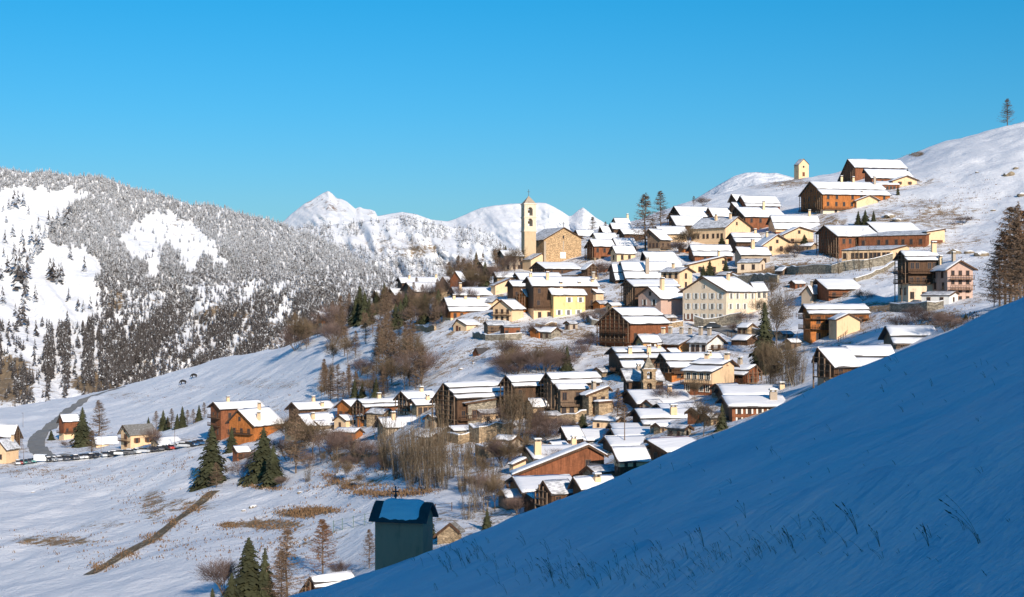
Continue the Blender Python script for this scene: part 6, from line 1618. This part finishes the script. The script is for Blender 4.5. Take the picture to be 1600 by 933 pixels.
# two dark horses on the snow: one skinned body each
def horse(px, py, label, flip=False):
    p = gpt(px, py); s_ = 1.75
    o = empty('horse', p, PI if flip else 0, label, 'horse', 'horses on the snow meadow')
    J = [((-.65, 0, 1.25), .28), ((-.2, 0, 1.2), .33), ((.35, 0, 1.22), .32), ((.62, 0, 1.3), .26), ((.85, 0, 1.1), .17), ((1.08, 0, .72), .13), ((1.15, 0, .62), .12), ((1.35, 0, .32), .075)]
    E = [(i, i + 1) for i in range(7)]
    def leg(root, pts):
        a = root
        for q in pts: J.append(q); E.append((a, len(J) - 1)); a = len(J) - 1
    for y_ in (-.17, .17):
        leg(0, [((-.72, y_, .95), .17), ((-.62, y_, .78), .14), ((-.78, y_, .5), .10), ((-.72, y_, .1), .08), ((-.68, y_, .02), .07)])
        leg(3, [((.55, y_, .95), .13), ((.55, y_, .55), .11), ((.57, y_, .1), .08), ((.61, y_, .02), .07)])
    leg(0, [((-.95, 0, 1.2), .06), ((-1.05, 0, .75), .08), ((-1.05, 0, .5), .04)])
    leg(6, [((1.02, .06, .8), .03)])
    me = bpy.data.meshes.new('body'); me.from_pydata([j[0] for j in J], E, [])
    b_ = link('body', me, o); b_.scale = (s_, s_, s_)
    md = b_.modifiers.new('skin', 'SKIN'); md.use_smooth_shade = True
    for i, (pp, r_) in enumerate(J): me.skin_vertices[0].data[i].radius = (r_ * 1.5, r_ * 1.3)
    me.skin_vertices[0].data[0].use_root = True
    b_.modifiers.new('sub', 'SUBSURF').levels = 1
    me.materials.append(M['horse'])
M['horse'] = m_flat('dark_horse_coat', (.02, .018, .018), .7)
horse(286, 601, 'dark horse standing nearer the road with its head down', True)
horse(303, 591, 'dark horse farther right grazing on the snow meadow', True)

# rocks
def rock_mesh(seed):
    bm = bmesh.new(); bmesh.ops.create_icosphere(bm, subdivisions=2, radius=1); r = random.Random(seed)
    ph = [r.uniform(0, 9) for _ in range(3)]
    for v in bm.verts:
        f = 1 + .35 * (float(fbm(v.co.x * 1.3 + ph[0], v.co.y * 1.3 + v.co.z * 1.1 + ph[1], 3)) - .5) * 2
        v.co *= f; v.co.z *= .65
    me = bpy.data.meshes.new('rock'); bm.to_mesh(me); bm.free(); return me
t = NT('lichen_rock'); nz_ = t.noise(1.2, 5, .7)
geo = t.n.new('ShaderNodeNewGeometry'); sp_ = t.n.new('ShaderNodeSeparateXYZ'); t.l.new(geo.outputs['Normal'], sp_.inputs[0])
snm = t.ramp(t.math('ADD', sp_.outputs[2], t.math('MULTIPLY', t.math('SUBTRACT', nz_, .5), 1.0)), [(.62, 0.0), (.75, 1.0)])
M['rock'] = t.done(t.mix(snm, t.ramp(nz_, [(.3, (.10, .08, .06)), (.55, (.24, .19, .13)), (.7, (.36, .29, .2))]), SNOW), .9, t.bump(nz_, .8, .2))
RK = [rock_mesh(i) for i in range(4)]
for m_ in RK: m_.materials.append(M['rock'])
for i, (x_, y_, w_, lb) in enumerate([(1576, 274, 9, 'dark boulder high on the right snow slope'), (1587, 264, 5, 'small stone beside the high dark boulder'), (1598, 306, 7, 'boulder at the right edge of the snow slope'), (1534, 400, 12, 'large brown boulder in blue shade left of the right edge larches'), (1492, 396, 10, 'brown boulder behind the pinkish gable house'),
        (1515, 396, 7, 'smaller boulder between the two brown ones'), (1527, 270, 3, 'tiny stone on the upper right snow slope'), (1552, 330, 4, 'little stone under the slope boulders'), (1390, 340, 9, 'snowy rock heap above the long lodge'), (1402, 346, 7, 'rock on the bank above the long lodge'), (395, 793, 6, 'lone mossy boulder on the lower left snow field'), (381, 799, 4, 'flat stone next to the lone mossy boulder'), (469, 770, 4, 'small stone on the snow below the earth bank'),
        (1418, 398, 5, 'rock on the path behind the balcony barn'), (720, 578, 4, 'rust coloured stone on the steep open snow field'), (740, 568, 3, 'long low stone on the steep open snow field'), (1222, 290, 4, 'stones below the small cream chapel'), (52, 770, 3, 'stone on the bank below the parked cars')]):
    p = gpt(x_, y_); s_ = w_ * p.y / F
    o = link('rock', RK[i % 4], None, p, (0, 0, i * 1.3), (s_ * 1.15, s_, s_), label=lb, cat='rock')

# dry grass and stones breaking through the snow (uncountable)
def scatter_tufts(name, regions, m, seed, tall, label):
    r = np.random.RandomState(seed); T = []
    for (cx, cy, rx, ry, n_) in regions:
        px = cx + rx * r.randn(n_) * .5; py = cy + ry * r.randn(n_) * .5
        for a, b_ in zip(px, py):
            p = gpt(a, b_); s_ = tall * r.uniform(.4, 1.3)
            for k in range(5):
                an = r.rand() * 6.28; w_ = s_ * r.uniform(.15, .45)
                q = np.array([p.x + r.randn() * .8, p.y + r.randn() * .8, p.z - .03])
                T.append([q + (w_ * math.cos(an), w_ * math.sin(an), 0), q - (w_ * math.cos(an), w_ * math.sin(an), 0), q + (r.randn() * .2 * s_, r.randn() * .2 * s_, s_)])
    return link(name, tri_mesh(name, T, m), kind='stuff', label=label, cat='dry grass')
scatter_tufts('dry_grass', [(330, 775, 9, 7, 50), (305, 794, 14, 8, 70), (275, 816, 14, 8, 80), (240, 842, 16, 8, 80), (200, 866, 16, 8, 80), (160, 886, 18, 8, 80), (512, 744, 12, 5, 60), (530, 752, 14, 4, 90), (548, 762, 16, 4, 110), (572, 770, 20, 4, 120), (600, 773, 24, 4, 130), (630, 772, 24, 4, 130), (660, 768, 24, 5, 110), (405, 760, 24, 5, 90), (432, 764, 10, 3, 50), (470, 802, 40, 9, 260), (500, 798, 40, 6, 200), (420, 820, 60, 12, 120), (360, 822, 16, 5, 60), (90, 842, 80, 14, 60), (150, 745, 120, 22, 160), (60, 735, 60, 14, 90), (280, 725, 50, 18, 80), (500, 760, 60, 14, 70), (560, 725, 70, 20, 220), (600, 765, 80, 12, 120),
        (680, 705, 60, 20, 120), (800, 700, 60, 24, 160), (700, 560, 50, 30, 120), (640, 570, 50, 30, 100), (850, 545, 60, 22, 120), (1000, 500, 60, 20, 40), (1240, 425, 110, 10, 260), (1300, 405, 60, 10, 120), (1380, 350, 50, 12, 160), (1470, 340, 60, 16, 140), (1450, 318, 60, 12, 100),
        (1520, 300, 60, 30, 90), (1430, 240, 20, 6, 60), (1230, 288, 50, 10, 160), (1500, 500, 60, 16, 120), (1380, 500, 60, 24, 100), (1500, 425, 40, 30, 80), (290, 606, 40, 8, 40), (220, 620, 80, 10, 60), (420, 605, 90, 20, 90), (400, 640, 60, 20, 60), (1120, 450, 60, 40, 40), (150, 860, 130, 30, 60), (300, 850, 100, 30, 90), (450, 850, 80, 25, 90), (230, 790, 50, 20, 90)],
        M['drygrass'], 3, .38, 'dry brown grass poking through the snow on the hillside')

# weeds of the shaded foreground slope
def weeds(name, m, spots, seed, label, kind='stuff'):
    r = random.Random(seed); T = []
    for (px, py, h, nst) in spots:
        # march to the foreground surface
        d_ = 4.0
        while d_ < 100 and CY - float(fore_z(np.float64((px - CX) / F * d_), np.float64(d_))) / d_ * F > py: d_ *= 1.015
        X0 = (px - CX) / F * d_; Z0 = float(fore_z(np.float64(X0), np.float64(d_))); H_ = h * d_ / F
        for k in range(nst):
            jj = 0 if name == 'dry_weed' else 1; p0 = Vector((X0 + jj * r.uniform(-.12, .12) * H_, d_ + jj * r.uniform(-.1, .1) * H_, 0)); p0.z = float(fore_z(np.float64(p0.x), np.float64(p0.y))) - .02
            lean = r.uniform(.15, 1.0); hh = H_ * r.uniform(.55, 1)
            t_ = max(.0014, d_ * .00010); pts = []
            for j in range(6):
                f = j / 5; pts.append(p0 + Vector((-lean * hh * f ** 1.6 * .8, r.uniform(-.02, .02) * hh, hh * f * (1 - .18 * lean * f))))
            for u, v in zip(pts[:-1], pts[1:]):
                T.append([u - Vector((t_, 0, 0)), u + Vector((t_, 0, 0)), v + Vector((t_ * .7, 0, 0))]); T.append([u - Vector((t_, 0, 0)), v + Vector((t_ * .7, 0, 0)), v - Vector((t_ * .7, 0, 0))])
            dirn = (pts[5] - pts[4]).normalized()
            for j in range(r.randint(3, 8)):
                c_ = pts[4].lerp(pts[5], r.uniform(.3, 1.15)); s_ = hh * r.uniform(.015, .04) + t_ * 2
                o_ = Vector((r.uniform(-1, 1), r.uniform(-1, 1), r.uniform(-.6, .6))) * s_ * .6
                T.append([c_ - dirn * s_, c_ + o_, c_ + dirn * s_ * 1.6]); T.append([c_ - dirn * s_, c_ - o_, c_ + dirn * s_ * 1.6])
    return tri_mesh(name, np.array([[tuple(v) for v in t_] for t_ in T]), m)
M['weed'] = m_flat('dry_weed_stems', (.17, .12, .085), .9)
rw = random.Random(4); sp = []
def sil(px): return float(np.interp(px, [507, 562, 589, 667, 740, 794, 956, 1100, 1232, 1385, 1547, 1600], [933, 889, 875, 844, 831, 813, 745, 680, 619, 548, 480, 468]))
for i in range(330):
    cxw, cyw, rx, ry = rw.choice([(960, 915, 150, 22), (1010, 895, 130, 22), (1080, 880, 120, 22), (1150, 860, 120, 20), (860, 900, 110, 26), (720, 880, 90, 22), (1330, 840, 230, 40), (1250, 740, 330, 60), (1450, 600, 150, 50)])
    px = rw.gauss(cxw, rx * .55); py = rw.gauss(cyw, ry * .6)
    if px > 1590 or px < 520 or py > 931 or py < sil(px) + 12: continue
    sp.append((px, py, rw.uniform(8, 30) * (1 if py > 830 else .5), rw.randint(1, 3)))
link('foreground_weeds', weeds('foreground_weeds', M['weed'], sp, 1, ''), kind='stuff', label='thin dry weeds scattered over the shaded foreground snow', cat='dry grass')
for (px, py, h, nst, lb) in [(1340, 838, 66, 6, 'tall dry weed with seed heads in the middle of the shaded slope'), (1530, 850, 96, 4, 'long bent weed stem near the right side of the shaded slope'), (1290, 832, 40, 4, 'dry weed left of the tallest seed head weed'), (1452, 860, 44, 5, 'bushy dry weed between the tall seed heads and the bent stem'),
        (862, 900, 36, 7, 'dark dry weed tuft low on the left of the shaded slope'), (955, 908, 40, 6, 'dark dry weed at the bottom centre of the shaded slope'), (915, 905, 30, 5, 'short dark weed between the two bottom weeds'), (1165, 808, 34, 4, 'single dry weed above the bottom centre of the shaded slope'), (1240, 860, 44, 5, 'dry weed right of the bottom centre'), (1375, 862, 40, 4, 'thin weed just right of the tall seed head weed'), (720, 878, 26, 4, 'small weed near the foot of the grey chapel'), (1100, 860, 40, 5, 'dry weed at the lower middle of the shaded slope')]:
    o = link('dry_weed', weeds('dry_weed', M['weed'], [(px, py, h, nst)], int(px), ''), label=lb, cat='weed')

# smoke drifting from a chimney in blue shade
p = Vector(((940 - CX) / F * 205, 205, -(733 - CY) / F * 205))
me = bpy.data.meshes.new('chimney_smoke'); bm = bmesh.new(); bmesh.ops.create_icosphere(bm, subdivisions=3, radius=1)
for v in bm.verts:
    v.co *= 1 + .4 * (float(fbm(v.co.x * 2 + 4, v.co.y * 2 + v.co.z + 7, 3)) - .5); v.co.x *= 2.0; v.co.y *= .8; v.co.z = v.co.z * .7 - v.co.x * .35
bm.to_mesh(me); bm.free()
sm = bpy.data.materials.new('smoke'); sm.use_nodes = True; nn = sm.node_tree.nodes; nn.clear()
out = nn.new('ShaderNodeOutputMaterial'); vol = nn.new('ShaderNodeVolumePrincipled'); vol.inputs['Density'].default_value = .25; vol.inputs['Color'].default_value = (.95, .95, .97, 1)
sm.node_tree.links.new(vol.outputs[0], out.inputs['Volume']); me.materials.append(sm)
link('chimney_smoke', me, None, p, kind='stuff', label='pale smoke drifting beside the brown plank house', cat='smoke')
